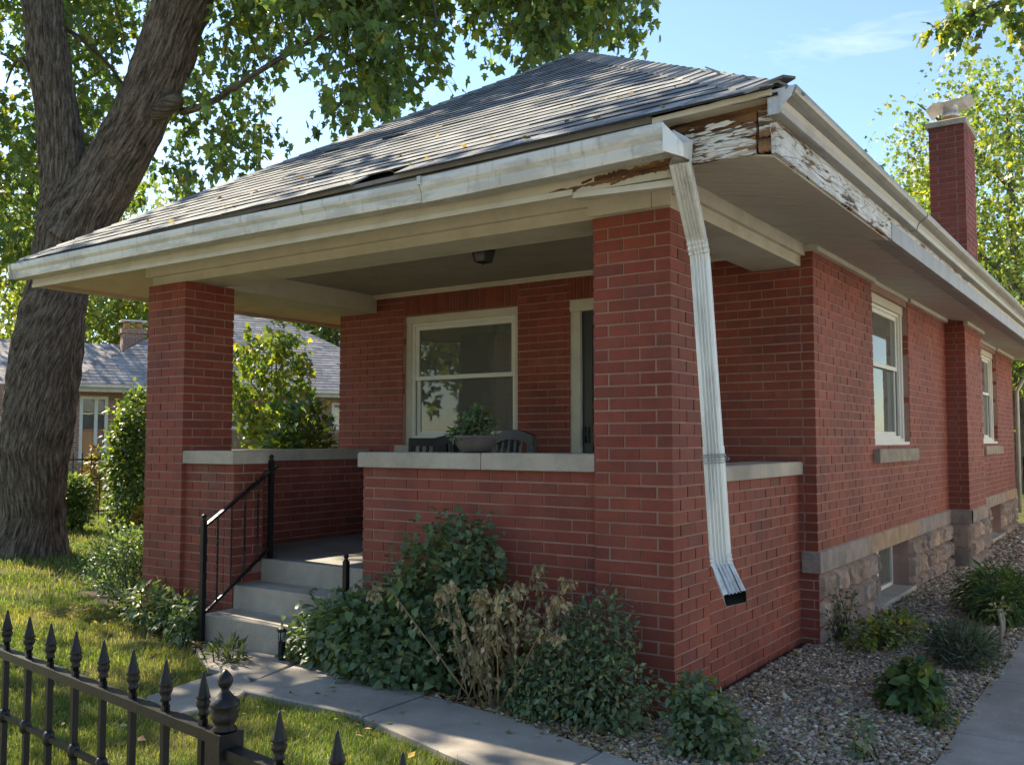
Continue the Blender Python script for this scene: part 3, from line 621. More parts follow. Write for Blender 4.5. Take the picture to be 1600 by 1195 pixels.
for a, b_, z0, z1 in BW:
    mb = MB(); mb.box(HX1 - 0.2, HX1 - 0.16, a, a + 0.04, z0, z1); mb.box(HX1 - 0.2, HX1 - 0.16, b_ - 0.04, b_, z0, z1)
    mb.box(HX1 - 0.2, HX1 - 0.16, a + 0.04, b_ - 0.04, z0, z0 + 0.04); mb.box(HX1 - 0.2, HX1 - 0.16, a + 0.04, b_ - 0.04, z1 - 0.04, z1); mb.box(HX1 - 0.195, HX1 - 0.15, (a + b_) / 2 - 0.03, (a + b_) / 2 + 0.03, z0 + 0.04, z1 - 0.04)
    w = mb.build('basement_window', M['white'], house)
    MB().box(HX1 - 0.185, HX1 - 0.180, a + 0.04, b_ - 0.04, z0 + 0.04, z1 - 0.04).build('pane', M['glass'], w)
    beveled(MB(), HX1 - 0.2, HX1 + 0.05, a - 0.04, b_ + 0.04, -0.10, 0.012).build('window_sill', M['coping'], house)
# storm door and frame
mb = MB(); mb.box(DF[0], DF[0] + 0.09, HY0 + 0.02, HY0 + 0.14, 0.52, 2.60); mb.box(DF[1] - 0.09, DF[1], HY0 + 0.02, HY0 + 0.14, 0.52, 2.60); mb.box(DF[0] - 0.01, DF[1] + 0.01, HY0 + 0.005, HY0 + 0.15, 2.56, 2.66)
door = mb.build('door', M['trim'], house)
mb = MB(); x0, x1, y0, y1 = DF[0] + 0.09, DF[1] - 0.09, HY0 + 0.06, HY0 + 0.10
for p in ((x0, x0 + 0.10, 0.53, 2.56), (x1 - 0.10, x1, 0.53, 2.56), (x0 + 0.1, x1 - 0.1, 0.53, 0.72), (x0 + 0.1, x1 - 0.1, 1.42, 1.50), (x0 + 0.1, x1 - 0.1, 2.44, 2.56)): mb.box(p[0], p[1], y0, y1, p[2], p[3])
dl = mb.build('storm_door', M['door'], door)
MB().box(x0 + 0.1, x1 - 0.1, y0 + 0.015, y0 + 0.02, 1.5, 2.44).build('pane', M['glass'], door); MB().box(x0 + 0.1, x1 - 0.1, y0 + 0.012, y0 + 0.02, 0.72, 1.42).build('lower_panel', M['door'], door)
MB().tube([(x0 + 0.05, y0 - 0.03, 1.42), (x0 + 0.05, y0 - 0.03, 1.56)], 0.01).build('handle', M['iron'], door)
MB().box(DF[0] + 0.02, DF[1] - 0.02, HY0 + 0.2, HY0 + 0.25, 0.53, 2.6).build('inner_door', M['door'], door)
# dark rooms behind the glass
mb = MB(); mb.box(HX0 + TH, HX1 - TH, HY0 + 2.6, HY0 + 2.65, 0.3, 2.95); mb.box(HX0 + TH, HX1 - TH, HY0 + TH, HY1 - TH, 0.40, 0.48); mb.box(HX0 + TH, HX1 - TH, HY0 + TH, HY1 - TH, 2.9, 2.94); mb.box(-1.9, -1.85, HY0 + 2.65, HY1 - TH, 0.5, 2.9); mb.box(-2.1, -2.05, HY0 + TH, HY0 + 2.6, 0.5, 2.9)
mb.box(-0.9, -0.85, HY0 + TH, HY1 - TH, -0.3, 0.4)
mb.build('inner_partition', M['screen'], house)

# porch floor and ceiling, beams
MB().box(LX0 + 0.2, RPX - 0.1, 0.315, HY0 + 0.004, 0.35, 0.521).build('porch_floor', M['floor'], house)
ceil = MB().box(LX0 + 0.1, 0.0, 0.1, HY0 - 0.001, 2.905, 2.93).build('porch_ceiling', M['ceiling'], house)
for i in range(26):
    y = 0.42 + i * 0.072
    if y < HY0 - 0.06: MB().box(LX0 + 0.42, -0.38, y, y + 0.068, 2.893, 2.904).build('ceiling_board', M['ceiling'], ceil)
bf = MB().box(LX0 + 0.01, -0.01, 0.03, 0.40, 2.732, 2.904).build('porch_beam', M['trim'], house)
MB().box(LX0 - 0.03, 0.03, -0.015, 0.03, 2.80, 2.90).build('beam_moulding', M['trim'], bf)
MB().box(PX0 - 0.02, -0.10, -0.028, -0.016, 2.735, 2.83).build('beam_patch', M['trim'], bf); MB().box(-0.095, 0.02, -0.03, -0.016, 2.735, 2.83).build('beam_patch', M['trim'], bf)
br = MB().box(-0.36, 0.012, 0.402, HY0 - 0.004, 2.742, 2.904).build('porch_beam', M['trim'], house)
MB().box(0.012, 0.045, 0.0, HY0 - 0.004, 2.82, 2.93).build('beam_moulding', M['trim'], br)
bl = MB().box(LX0 + 0.01, LX1 - 0.01, 0.402, HY0 - 0.004, 2.72, 2.904).build('porch_beam', M['trim'], house)
MB().box(LX1 - 0.01, -0.36, HY0 - 0.035, HY0 - 0.004, 2.852, 2.893).build('ceiling_moulding', M['trim'], house); MB().box(LX1 - 0.01, -0.36, HY0 - 0.055, HY0 - 0.035, 2.872, 2.893).build('ceiling_moulding', M['trim'], house)

# eaves: fascia, soffit, roof
EX0, EX1, EYF, EYB = -5.72, 0.735, -0.45, 14.5     # fascia planes
ZSO, ZSI = 2.79, 2.905
RX0, RX1, RYF = -5.80, 0.79, -0.53
ZL, ZR, APX, APY, APZ = 2.972, 3.078, -2.5, 3.3, 5.34
def soffit_right():
    s = MB().hexa([(0.05, HY0 - 2.2, 2.95), (EX1 - 0.01, HY0 - 2.2, 2.85), (EX1 - 0.01, EYB, 2.85), (0.05, EYB, 2.95), (0.05, HY0 - 2.2, 2.96), (EX1 - 0.01, HY0 - 2.2, 2.86), (EX1 - 0.01, EYB, 2.86), (0.05, EYB, 2.96)]).build('soffit', M['deck'], house)
    y = EYF + 0.03; i = 0
    while y < EYB:
        e = y + 0.084; x0 = 0.048 if y > 0.0 else -0.1
        za = ZSI if y > 0 else ZSI; dz = random.uniform(-0.0015, 0.0015)
        z0 = lambda x: ZSI + (ZSO - ZSI) * (x - 0.05) / (EX1 - 0.05) + dz
        xa, xb = x0, EX1 - 0.11
        MB().hexa([(xa, y, z0(xa)), (xb, y, z0(xb)), (xb, e, z0(xb)), (xa, e, z0(xa)), (xa, y, z0(xa) + 0.012), (xb, y, z0(xb) + 0.012), (xb, e, z0(xb) + 0.012), (xa, e, z0(xa) + 0.012)]).build('soffit_board', M['soffit'], s)
        y += 0.097
    z1 = ZSO + 0.012
    for (a, b_, mt) in ((EYF + 0.03, 1.85, M['soffit']), (1.855, EYB, M['alu'])):
        MB().hexa([(EX1 - 0.13, a, z1), (EX1 - 0.004, a, ZSO - 0.012), (EX1 - 0.004, b_, ZSO - 0.012), (EX1 - 0.13, b_, z1), (EX1 - 0.13, a, z1 + 0.01), (EX1 - 0.004, a, ZSO - 0.002), (EX1 - 0.004, b_, ZSO - 0.002), (EX1 - 0.13, b_, z1 + 0.01)]).build('soffit_edge', mt, s)
    return s
soffit_right()
sf = MB().hexa([(EX0, EYF + 0.02, ZSO), (0.05, EYF + 0.02, ZSO), (0.05, 0.05, 2.9), (LX0 - 0.1, 0.05, 2.9), (EX0, EYF + 0.02, ZSO + 0.02), (0.05, EYF + 0.02, ZSO + 0.02), (0.05, 0.05, 2.92), (LX0 - 0.1, 0.05, 2.92)]).build('soffit', M['trim'], house)
MB().hexa([(EX0 + 0.02, EYF + 0.02, ZSO), (LX0 - 0.1, 0.05, 2.9), (LX0 - 0.1, EYB, 2.9), (EX0 + 0.02, EYB, ZSO), (EX0 + 0.02, EYF + 0.02, ZSO + 0.02), (LX0 - 0.1, 0.05, 2.92), (LX0 - 0.1, EYB, 2.92), (EX0 + 0.02, EYB, ZSO + 0.02)]).build('soffit', M['trim'], house)
MB().box(LX0 - 0.12, LX0 + 0.1, 0.04, HY0, 2.89, 2.93).build('soffit', M['trim'], house)
# wall-top mouldings on the side
for a, b_, x in ((HY0 - 0.02, SW[0][0] + 0.0, HX1), (SW[0][0], SW[0][1], HX1 - 0.03), (SW[0][1] + 0.0, CB0, HX1), (CB0 - 0.03, CB1 + 0.03, CBX), (CB1, SW[1][0], HX1), (SW[1][0], SW[1][1], HX1 - 0.03), (SW[1][1], HY1, HX1)):
    zz = ZSI + (ZSO - ZSI) * (x - 0.05) / (EX1 - 0.05)
    MB().box(x - 0.01, x + 0.04, a + 0.002, b_ - 0.002, zz - 0.045, zz + 0.0).build('wall_moulding', M['trim'], house)
MB().box(HX1 - 0.12, HX1 + 0.04, HY0 - 0.03, HY0 - 0.004, 2.85, 2.90).build('wall_moulding', M['trim'], house)

# front fascia: sound boards up to the torn gutter end, rotten beyond it
ZF0, ZF1 = 2.757, 2.97
fa = MB().hexa([(EX0, EYF, ZF0), (0.20, EYF, ZF0), (0.20, EYF + 0.025, ZF0), (EX0, EYF + 0.025, ZF0), (EX0, EYF, ZF1 - 0.03), (0.20, EYF, ZF1 + 0.05), (0.20, EYF + 0.025, ZF1 + 0.05), (EX0, EYF + 0.025, ZF1 - 0.03)]).build('fascia', M['trim'], house)
mb = MB(); mb.box(EX0, -0.35, EYF - 0.018, EYF - 0.001, ZF0 - 0.012, ZF0 + 0.02); mb.build('fascia_moulding', M['trim'], fa)
mb = MB(); mb.hexa([(-0.345, EYF - 0.018, ZF0 - 0.03), (0.25, EYF - 0.02, ZF0 - 0.055), (0.25, EYF + 0.06, ZF0 - 0.05), (-0.345, EYF + 0.06, ZF0 - 0.028), (-0.345, EYF - 0.018, ZF0 + 0.0), (0.25, EYF - 0.02, ZF0 - 0.02), (0.25, EYF + 0.06, ZF0 - 0.02), (-0.345, EYF + 0.06, ZF0)]); mb.build('fascia_moulding', M['trim'], fa)
def ragged(x0, x1, z0, z1, y, th, mat, name, parent, n=26, amp=0.012, axis='X', slope=0.0, sd=None):
    """a board whose long edges are torn: a strip with noisy top and bottom outline and real thickness"""
    sd = sd if sd is not None else random.uniform(0, 50); V = []; k = n + 1
    for d in (0, th):
        for e in (0, 1):
            for i in range(k):
                s = i / n; a = amp * (noise.noise((s * 9 + sd, e * 5.0, 0)) * 1.3 + noise.noise((s * 31 + sd, e * 3.0, 2)) * 0.7)
                z = (z0 if e == 0 else z1) + a + slope * s; x = x0 + (x1 - x0) * s
                bow = 0.006 * noise.noise((s * 4 + sd, e, 7))
                V.append((x, y + d + bow, z) if axis == 'X' else (y - d + bow, x, z))
    F = []
    for i in range(n):
        F += [(i, i + 1, k + i + 1, k + i), (3 * k + i, 3 * k + i + 1, 2 * k + i + 1, 2 * k + i), (k + i, k + i + 1, 3 * k + i + 1, 3 * k + i), (2 * k + i, 2 * k + i + 1, i + 1, i)]
    F += [(0, k, 3 * k, 2 * k), (n, 2 * k + n, 3 * k + n, k + n)]
    return MB().poly(V, F).build(name, mat, parent)
rot = MB().box(0.20, EX1 - 0.03, EYF + 0.022, EYF + 0.05, 2.83, 3.05).build('rotten_fascia', M['peel_b'], house)
ragged(0.16, EX1 + 0.03, 3.012, 3.04, EYF - 0.095, 0.10, M['trim'], 'crown_board', rot, amp=0.003, slope=0.02)
ragged(0.20, 0.66, 2.95, 3.0, EYF + 0.004, 0.02, M['peel_b'], 'rotten_board', rot, amp=0.02)
ragged(0.22, 0.66, 2.888, 2.953, EYF - 0.004, 0.02, M['peel_x'], 'peeling_board', rot, amp=0.010)
ragged(0.20, 0.655, 2.80, 2.882, EYF - 0.008, 0.022, M['peel_x'], 'peeling_board', rot, amp=0.008)
ragged(0.672, EX1 + 0.015, 2.93, 3.0, EYF - 0.006, 0.022, M['peel_x'], 'corner_board', rot, n=10, amp=0.006)
ragged(0.674, EX1 + 0.014, 2.872, 2.925, EYF - 0.004, 0.022, M['peel_x'], 'corner_board', rot, n=10, amp=0.010)
ragged(0.668, EX1 + 0.012, 2.802, 2.862, EYF + 0.002, 0.022, M['peel_b'], 'corner_board', rot, n=10, amp=0.012)
# hanging splinters of rotten wood at the fascia's torn lower edge, and lifted paint flakes
ragged(-0.50, 0.21, ZF0 + 0.012, ZF0 + 0.030, EYF - 0.004, 0.006, M['peel_b'], 'rotten_strip', fa, n=60, amp=0.016, slope=0.03)
ragged(-0.22, 0.21, ZF0 + 0.035, ZF0 + 0.070, EYF - 0.006, 0.008, M['peel_b'], 'rotten_strip', fa, n=50, amp=0.020, slope=0.02)
ragged(-0.95, -0.40, ZF0 + 0.006, ZF0 + 0.010, EYF - 0.003, 0.004, M['peel_b'], 'rotten_strip', fa, n=50, amp=0.010)
for i in range(6):
    x = random.uniform(-0.30, 0.20); z = ZF0 + 0.035 + 0.13 * max(0, x + 0.1) + random.uniform(-0.045, 0.02); L = random.uniform(0.05, 0.16)
    MB().hexa([(x, EYF - 0.014, z), (x + L, EYF - 0.010, z + 0.012), (x + L, EYF + 0.004, z + 0.012), (x, EYF + 0.004, z), (x, EYF - 0.012, z + 0.010), (x + L, EYF - 0.004, z + 0.024), (x + L, EYF + 0.006, z + 0.024), (x, EYF + 0.006, z + 0.010)]).build('wood_splinter', M['peel_b'], fa)
for i in range(55):
    x = random.uniform(0.30, 0.60); z = random.choice([random.uniform(2.81, 2.87), random.uniform(2.90, 2.975)]); L = random.uniform(0.03, 0.10); h = random.uniform(0.004, 0.011)
    y = EYF - 0.0115; V = [(x, y, z), (x + L * 0.5, y - 0.003, z - h * 0.4), (x + L, y - random.uniform(0.003, 0.010), z + h * 0.2), (x + L * 0.8, y - 0.006, z + h), (x + L * 0.2, y - 0.002, z + h * 0.8)]
    MB().poly(V + [(a, b_ + 0.0012, c) for a, b_, c in V], [(0, 1, 2, 3, 4), (9, 8, 7, 6, 5)] + [(j, 5 + j, 5 + (j + 1) % 5, (j + 1) % 5) for j in range(5)]).build('paint_flake', M['white'], rot)
# side fascia
fs = MB().box(EX1 - 0.025, EX1 - 0.003, EYF + 0.022, EYB, 2.80, 3.03).build('side_fascia', M['deck'], house)
ragged(EYF - 0.004, 1.85, 2.785, 2.885, EX1 + 0.018, 0.022, M['peel_y'], 'peeling_board', fs, n=70, amp=0.003, axis='Y')
ragged(EYF - 0.004, 5.2, 2.89, 2.965, EX1 + 0.014, 0.022, M['peel_y'], 'peeling_board', fs, n=90, amp=0.002, axis='Y')
MB().box(EX1 - 0.002, EX1 + 0.022, 1.856, EYB, 2.778, 2.90).build('aluminium_wrap', M['alu'], fs)
MB().box(EX1 - 0.002, EX1 + 0.012, 5.21, EYB, 2.90, 2.965).build('fascia_board', M['trim'], fs)
MB().box(EX0 - 0.02, EX0 + 0.003, EYF, EYB, ZF0, ZF1 - 0.03).build('side_fascia', M['trim'], house)

# gutters: K-style troughs, open on top
def gutter(pts, inward, w, h, mat, name, ogee=False):
    """profile swept along pts (front bottom line), inward = unit vector to the fascia"""
    inn = Vector(inward); prof = [(0.10, 0.0), (0.02, 0.0), (0.014, 0.012), (0.012, 0.30), (0.0, 0.5), (-0.22, 0.66), (-0.25, 0.82), (-0.25, 1.0), (-0.20, 1.0), (-0.20, 0.96)]
    prof = [(1.0, 0.95), (1.0, 0.0), (0.22, 0.0), (0.18, 0.14), (0.15, 0.42), (0.03, 0.62), (0.0, 0.80), (0.0, 1.0), (0.09, 1.0), (0.09, 0.95)]
    inner = [(0.11, 0.93), (0.03 + 0.03, 0.80), (0.075, 0.64), (0.19, 0.44), (0.22, 0.16), (0.25, 0.035), (0.97, 0.035), (0.97, 0.95)]
    if ogee:
        prof = [(1.0, 0.95), (1.0, 0.0), (0.62, 0.0), (0.55, 0.05), (0.50, 0.28), (0.40, 0.46), (0.20, 0.60), (0.06, 0.72), (0.0, 0.84), (0.0, 1.0), (0.10, 1.0), (0.10, 0.95)]
        inner = [(0.12, 0.93), (0.06, 0.84), (0.11, 0.75), (0.24, 0.64), (0.45, 0.49), (0.55, 0.30), (0.6, 0.07), (0.65, 0.035), (0.97, 0.035), (0.97, 0.95)]
    loop = prof + inner; n = len(loop); V = []; F = []
    for p in pts:
        for a, b_ in loop: V.append(Vector(p[:3]) + inn * (a * w) + Vector((0, 0, b_ * h * (p[3] if len(p) > 3 else 1))))
    for i in range(len(pts) - 1):
        for k in range(n): F.append((i * n + k, i * n + (k + 1) % n, (i + 1) * n + (k + 1) % n, (i + 1) * n + k))
    F.append(list(range(n))[::-1]); F.append([(len(pts) - 1) * n + k for k in range(n)])
    o = MB().poly(V, F).build(name, mat, house)
    return o
gp = []
for x, y, z in ((-5.85, -0.595, 2.815), (-4.6, -0.595, 2.822), (-3.05, -0.60, 2.828), (-2.2, -0.60, 2.826), (-1.30, -0.602, 2.822)): gp.append((x, y, z))
g1 = gutter(gp, (0, 1, 0), 0.125, 0.125, M['gutter'], 'gutter')
g2 = gutter([(-1.292, -0.607, 2.816), (-0.9, -0.612, 2.820), (-0.3, -0.622, 2.827), (0.10, -0.633, 2.832), (0.262, -0.640, 2.834)], (0, 1, 0), 0.128, 0.142, M['gutter'], 'gutter', )
MB().box(-5.855, -5.845, -0.60, -0.468, 2.815, 2.935).build('end_cap', M['gutter'], g1)
mb = MB(); V = [(-1.30, -0.614, 2.812), (-1.285, -0.614, 2.812)]; mb.box(-1.305, -1.278, -0.616, -0.60, 2.915, 2.965); mb.build('joint_clip', M['gutter'], g2)
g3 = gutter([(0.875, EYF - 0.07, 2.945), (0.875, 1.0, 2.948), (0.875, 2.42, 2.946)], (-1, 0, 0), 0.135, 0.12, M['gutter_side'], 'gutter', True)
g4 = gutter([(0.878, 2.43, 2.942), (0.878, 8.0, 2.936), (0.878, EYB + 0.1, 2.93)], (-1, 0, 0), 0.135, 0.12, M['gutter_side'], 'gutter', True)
mb = MB(); pr_ = [(1.0, 0.95), (1.0, 0.0), (0.60, 0.0), (0.48, 0.30), (0.18, 0.60), (0.0, 1.0)]
V = [(0.875 - a * 0.135, yy, 2.945 + b_ * 0.12) for yy in (EYF - 0.074, EYF - 0.068) for a, b_ in pr_]
mb.poly(V, [list(range(6)), list(range(6, 12))[::-1]] + [[i, (i + 1) % 6, 6 + (i + 1) % 6, 6 + i] for i in range(6)]); mb.build('end_cap', M['zinc'], g3)
# drop outlet under the torn gutter end
V = [(0.235, -0.645, 2.96), (0.37, -0.55, 2.925), (0.36, -0.50, 2.83), (0.25, -0.60, 2.80)]
ob = MB().poly([(0.262, -0.640, 2.834), (0.262, -0.51, 2.834), (0.35, -0.50, 2.80), (0.35, -0.59, 2.80), (0.262, -0.640, 2.975), (0.262, -0.513, 2.97), (0.36, -0.505, 2.90), (0.35, -0.60, 2.865)],
    [(0, 3, 7, 4), (1, 5, 6, 2), (3, 2, 6, 7), (0, 1, 2, 3)]).build('gutter_outlet', M['spout'], g2)

# downspout: ribbed rectangular pipe with crimped elbows, hanging loose
def spout(path, w, d, name, parent, mat, crimps=()):
    prof = []
    ribs = [-0.25, -0.08, 0.08, 0.25]
    xs = [-0.5]
    F_ = [(-0.5, 0.5), (-0.5, -0.44), (-0.44, -0.5)]
    for r_ in ribs: F_ += [(r_ - 0.05, -0.5), (r_ - 0.02, -0.40), (r_ + 0.02, -0.40), (r_ + 0.05, -0.5)]
    F_ += [(0.44, -0.5), (0.5, -0.44), (0.5, 0.44), (0.44, 0.5), (-0.44, 0.5)]
    F_ = F_[1:]; n = len(F_); V = []
    P = [Vector(p[:3]) for p in path]
    for i, p in enumerate(P):
        t = (P[min(i + 1, len(P) - 1)] - P[max(i - 1, 0)]).normalized(); x = Vector((path[i][3], path[i][4], 0)).normalized()
        x = (x - t * x.dot(t)).normalized(); y = x.cross(t) * -1
        if y.y < 0: y = -y
        sc = path[i][5] if len(path[i]) > 5 else 1.0
        for a, b_ in F_: V.append(p + x * a * w * sc + y * b_ * d * sc)
    F = [(i * n + k, i * n + (k + 1) % n, (i + 1) * n + (k + 1) % n, (i + 1) * n + k) for i in range(len(P) - 1) for k in range(n)]
    return MB().poly(V, F).build(name, mat, parent)
A = onp(1062, 250, 'Y', -0.545); B_ = onp(1090, 380, 'Y', -0.20); Bb = onp(1094, 402, 'Y', -0.19); Cc = onp(1116, 716, 'Y', -0.17); Dd = onp(1126, 872, 'Y', -0.17); De = onp(1129, 888, 'Y', -0.175); Ee = onp(1149, 935, 'Y', -0.30)
dx = (0.95, 0.30)
def lerp(a, b_, t): return np.array(a) * (1 - t) + np.array(b_) * t
pth = [(*lerp(A, B_, t), *dx, 1.0) for t in (0, 0.3, 0.6, 0.9)]
for k in range(7): pth.append((*lerp(lerp(A, B_, 0.92), Bb, (k + 1) / 8), *dx, 1.06 if k % 2 else 0.98))
pth += [(*lerp(Bb, Cc, t), *dx, 1.0) for t in (0.02, 0.4, 0.7, 0.97)]
ds = spout(pth, 0.098, 0.075, 'downspout', house, M['spout'])
pth2 = [(*lerp(Cc, Dd, t), *dx, 1.06) for t in (-0.12, 0.05, 0.5, 0.93)]
for k in range(7): pth2.append((*lerp(lerp(Cc, Dd, 0.94), De, (k + 1) / 8), *dx, 1.12 if k % 2 else 1.03))
pth2 += [(*lerp(De, Ee, t), *dx, s_) for t, s_ in ((0.1, 1.06), (0.5, 1.08), (1.0, 1.13))]
spout(pth2, 0.098, 0.075, 'lower_section', ds, M['spout'])
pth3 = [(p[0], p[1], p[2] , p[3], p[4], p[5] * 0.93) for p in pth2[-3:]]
spout(pth3, 0.098, 0.075, 'mouth_shade', ds, M['deck'])  # near-black tube added in the spout mouth; its colour stands for shade inside
for dz, rr in ((0.006, 1.0), (0.018, 1.0), (-0.012, 1.02), (-0.022, 1.0), (0.012, 1.05)):
    c = Vector(Cc) + Vector((0, 0, dz)); x = Vector((0.95, 0.30, 0.06)); y = Vector((-0.30, 0.95, random.uniform(-.1, .1)))
    loop = [c + x * 0.056 * rr * math.copysign(abs(math.cos(a)) ** 0.35, math.cos(a)) + y * 0.045 * rr * math.copysign(abs(math.sin(a)) ** 0.35, math.sin(a)) for a in np.linspace(0, 2 * math.pi, 33)]
    MB().tube(loop, 0.0024, 5, cap=False).build('tie_wire', M['wire'], ds)
c = Vector(Cc) + Vector((0.058, 0.0, 0.0)); MB().tube([c, c + Vector((0.012, 0, 0.008)), c + Vector((0.022, 0, 0.004)), c + Vector((0.020, 0, -0.008)), c + Vector((0.008, 0, -0.006)), c + Vector((0.002, 0, 0.012))], 0.0024, 5).build('tie_wire', M['wire'], ds)
# rear downspout at the far corner
MB().tube([(0.80, 13.9, 2.86), (0.72, 13.9, 2.75), (0.25, 13.86, 2.50), (0.155, 13.82, 2.3), (0.15, 13.8, 0.2)], 0.032, 8).build('downspout', M['trim'], house)

# roof: deck planes with every shingle tab laid on them
FL = np.array([RX0, RYF, ZL]); FR = np.array([RX1, RYF, ZR]); AP = np.array([APX, APY, APZ]); AP2 = np.array([APX, 11.0, APZ])
BR_ = np.array([RX1, EYB + 0.08, ZR]); BL_ = np.array([RX0, EYB + 0.08, ZL])
dn = lambda p: tuple(np.array(p) - (0, 0, 0.035))
roof = MB().poly([dn(FL), dn(FR), dn(AP), dn(AP2), dn(BR_), dn(BL_), (FL[0], FL[1], FL[2] - 0.05), (FR[0], FR[1], FR[2] - 0.05), (BR_[0], BR_[1], BR_[2] - 0.05), (BL_[0], BL_[1], BL_[2] - 0.05)],
    [(0, 1, 2), (1, 4, 3, 2), (4, 5, 3), (5, 0, 2, 3), (0, 6, 7, 1), (1, 7, 8, 4), (4, 8, 9, 5), (5, 9, 6, 0)]).build('roof', M['deck'], house)
SH = []
def scol():
    k = random.uniform(0.84, 1.12); c = random.choice([(0.20, 0.206, 0.216), (0.225, 0.23, 0.236), (0.175, 0.184, 0.198), (0.25, 0.25, 0.248)]); return tuple(x * k for x in c)
def shingles(e0, e1, r0, r1, expo=0.137, wid=(0.16, 0.34), skip=()):
    """e0-e1 eave line, r0-r1 ridge line above it (may be one point)"""
    e0, e1, r0, r1 = map(np.array, (e0, e1, r0, r1)); L = e1 - e0; Ln = np.linalg.norm(L); u = L / Ln
    n = np.cross(u, (r0 - e0)); n = n / np.linalg.norm(n); n = n if n[2] > 0 else -n; v = np.cross(n, u)
    hgt = (r0 - e0) @ v; rows_ = int(hgt / expo) + 1
    for j in range(rows_):
        v0 = j * expo - (0.05 if j == 0 else 0); v1 = min((j + 1) * expo + 0.02, hgt + 0.01); t = max(0, min(1, v0 / hgt)); t1 = min(1, v1 / hgt)
        a = ((r0 - e0) @ u) * t; b_ = Ln + ((r1 - e1) @ u) * t; a1 = ((r0 - e0) @ u) * t1; b1 = Ln + ((r1 - e1) @ u) * t1
        x = a - random.uniform(0, 0.2)
        while x < b_:
            w = random.uniform(*wid); x0, x1 = max(x, a), min(x + w - 0.004, b_); x += w
            if x1 - x0 < 0.02: continue
            if any(jj == j and s0 < (x0 + x1) / 2 < s1 for jj, s0, s1 in skip): continue
            th = random.choice([0.010, 0.011, 0.012, 0.013]); lift = random.uniform(0, 0.0015) + (random.uniform(0.004, 0.010) if random.random() < 0.008 else 0)
            xt0, xt1 = max(x0, a1), min(x1, b1); xt0 = min(xt0, xt1 - 0.002) if xt1 - xt0 < 0.002 else xt0
            dv = random.uniform(-0.0018, 0.0018)
            P = []
            for q, hh in ((0, -0.006), (1, None)):
                for (xx, vv, top) in ((x0, v0 + dv, 1), (x1, v0 + dv, 1), (xt1, v1, 0), (xt0, v1, 0)):
                    z = (th + lift if top else 0.004) if q else (-0.004 if not top else lift - 0.001)
                    P.append(tuple(e0 + u * xx + v * vv + n * z))
            SH.append((P, scol(), n))
shingles(FL, FR, AP, AP, wid=(0.15, 0.25), skip=[(0, 3.93, 4.2)])
shingles(FR, BR_, AP, AP2, wid=(0.2, 0.4)); shingles(BR_, BL_, AP2, AP2, wid=(0.3, 0.5)); shingles(BL_, FL, AP2, AP, wid=(0.3, 0.5))
def pick(items, n, zmin=-9):
    """indices of the n pieces that show largest from the camera, inside the frame"""
    sc = np.zeros(len(items))
    for i, it in enumerate(items):
        P = np.array(it[0]); c = P.mean(0); nn = np.array(it[-1])
        if nn @ (CAM - c) <= 0 or c[2] < zmin: continue
        q = proj(P)
        if q[:, 2].min() < 0.3 or q[:, 0].max() < 0 or q[:, 0].min() > 1600 or q[:, 1].max() < 0 or q[:, 1].min() > 1195: continue
        sc[i] = (np.ptp(q[:, 0]) * np.ptp(q[:, 1]))
    idx = np.argsort(-sc)[:n]; return set(int(i) for i in idx if sc[i] > 0)
def emit(items, n, name, mat, parent_of, rest_name, rest_parent, zmin=-9, edge=None):
    big = pick(items, n, zmin); rest = MB()
    for i, it in enumerate(items):
        tgt = MB() if i in big else rest; tgt.hexa(it[0], it[1])
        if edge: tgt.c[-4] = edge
        if i in big: tgt.build(name, mat, parent_of(it))
    rest.build(rest_name, mat, rest_parent, 'stuff')
emit(BR, 300, 'brick', M['brick'], lambda it: PARENT[it[2]], 'brickwork', house, 0.12)
emit(SH, 300, 'shingle', M['shingle'], lambda it: roof, 'shingle_field', roof, edge=(0.045, 0.046, 0.05))  # dark cut edges; the shadow lines between courses are painted into this colour
def caps(p, q, wid=0.14, step=0.16, side=None):
    p, q = Vector(p), Vector(q); d = q - p; L = d.length; d.normalize(); x = d.cross(Vector((0, 0, 1))).normalized(); up = x.cross(d)
    if up.z < 0: up = -up
    k = 0
    while k * step < L - 0.05:
        a = p + d * (k * step) + up * 0.022; b_ = p + d * min((k + 1) * step + 0.04, L) + up * 0.012; dr = 0.055
        V = [a, b_, a + x * wid - up * dr, b_ + x * wid - up * dr, a - x * wid - up * dr, b_ - x * wid - up * dr]
        V += [v - up * 0.012 for v in V]
        MB().poly(V, [(0, 2, 3, 1), (0, 1, 5, 4), (6, 7, 9, 8), (6, 10, 11, 7), (0, 4, 10, 6), (0, 6, 8, 2), (2, 8, 9, 3), (4, 5, 11, 10), (1, 3, 9, 7), (1, 7, 11, 5)], scol()).build('hip_cap', M['shingle'], roof); k += 1
MB().hexa([(RX0 + 0.05, -0.52, 2.90), (0.15, -0.52, 2.955), (0.15, -0.472, 2.955), (RX0 + 0.05, -0.472, 2.90), (RX0 + 0.05, -0.535, ZL - 0.008), (0.15, -0.535, 3.055), (0.15, -0.472, 3.06), (RX0 + 0.05, -0.472, ZL)]).build('drip_edge', M['dripm'], roof)
caps(FR, AP); caps(FL, AP); caps(AP, AP2)
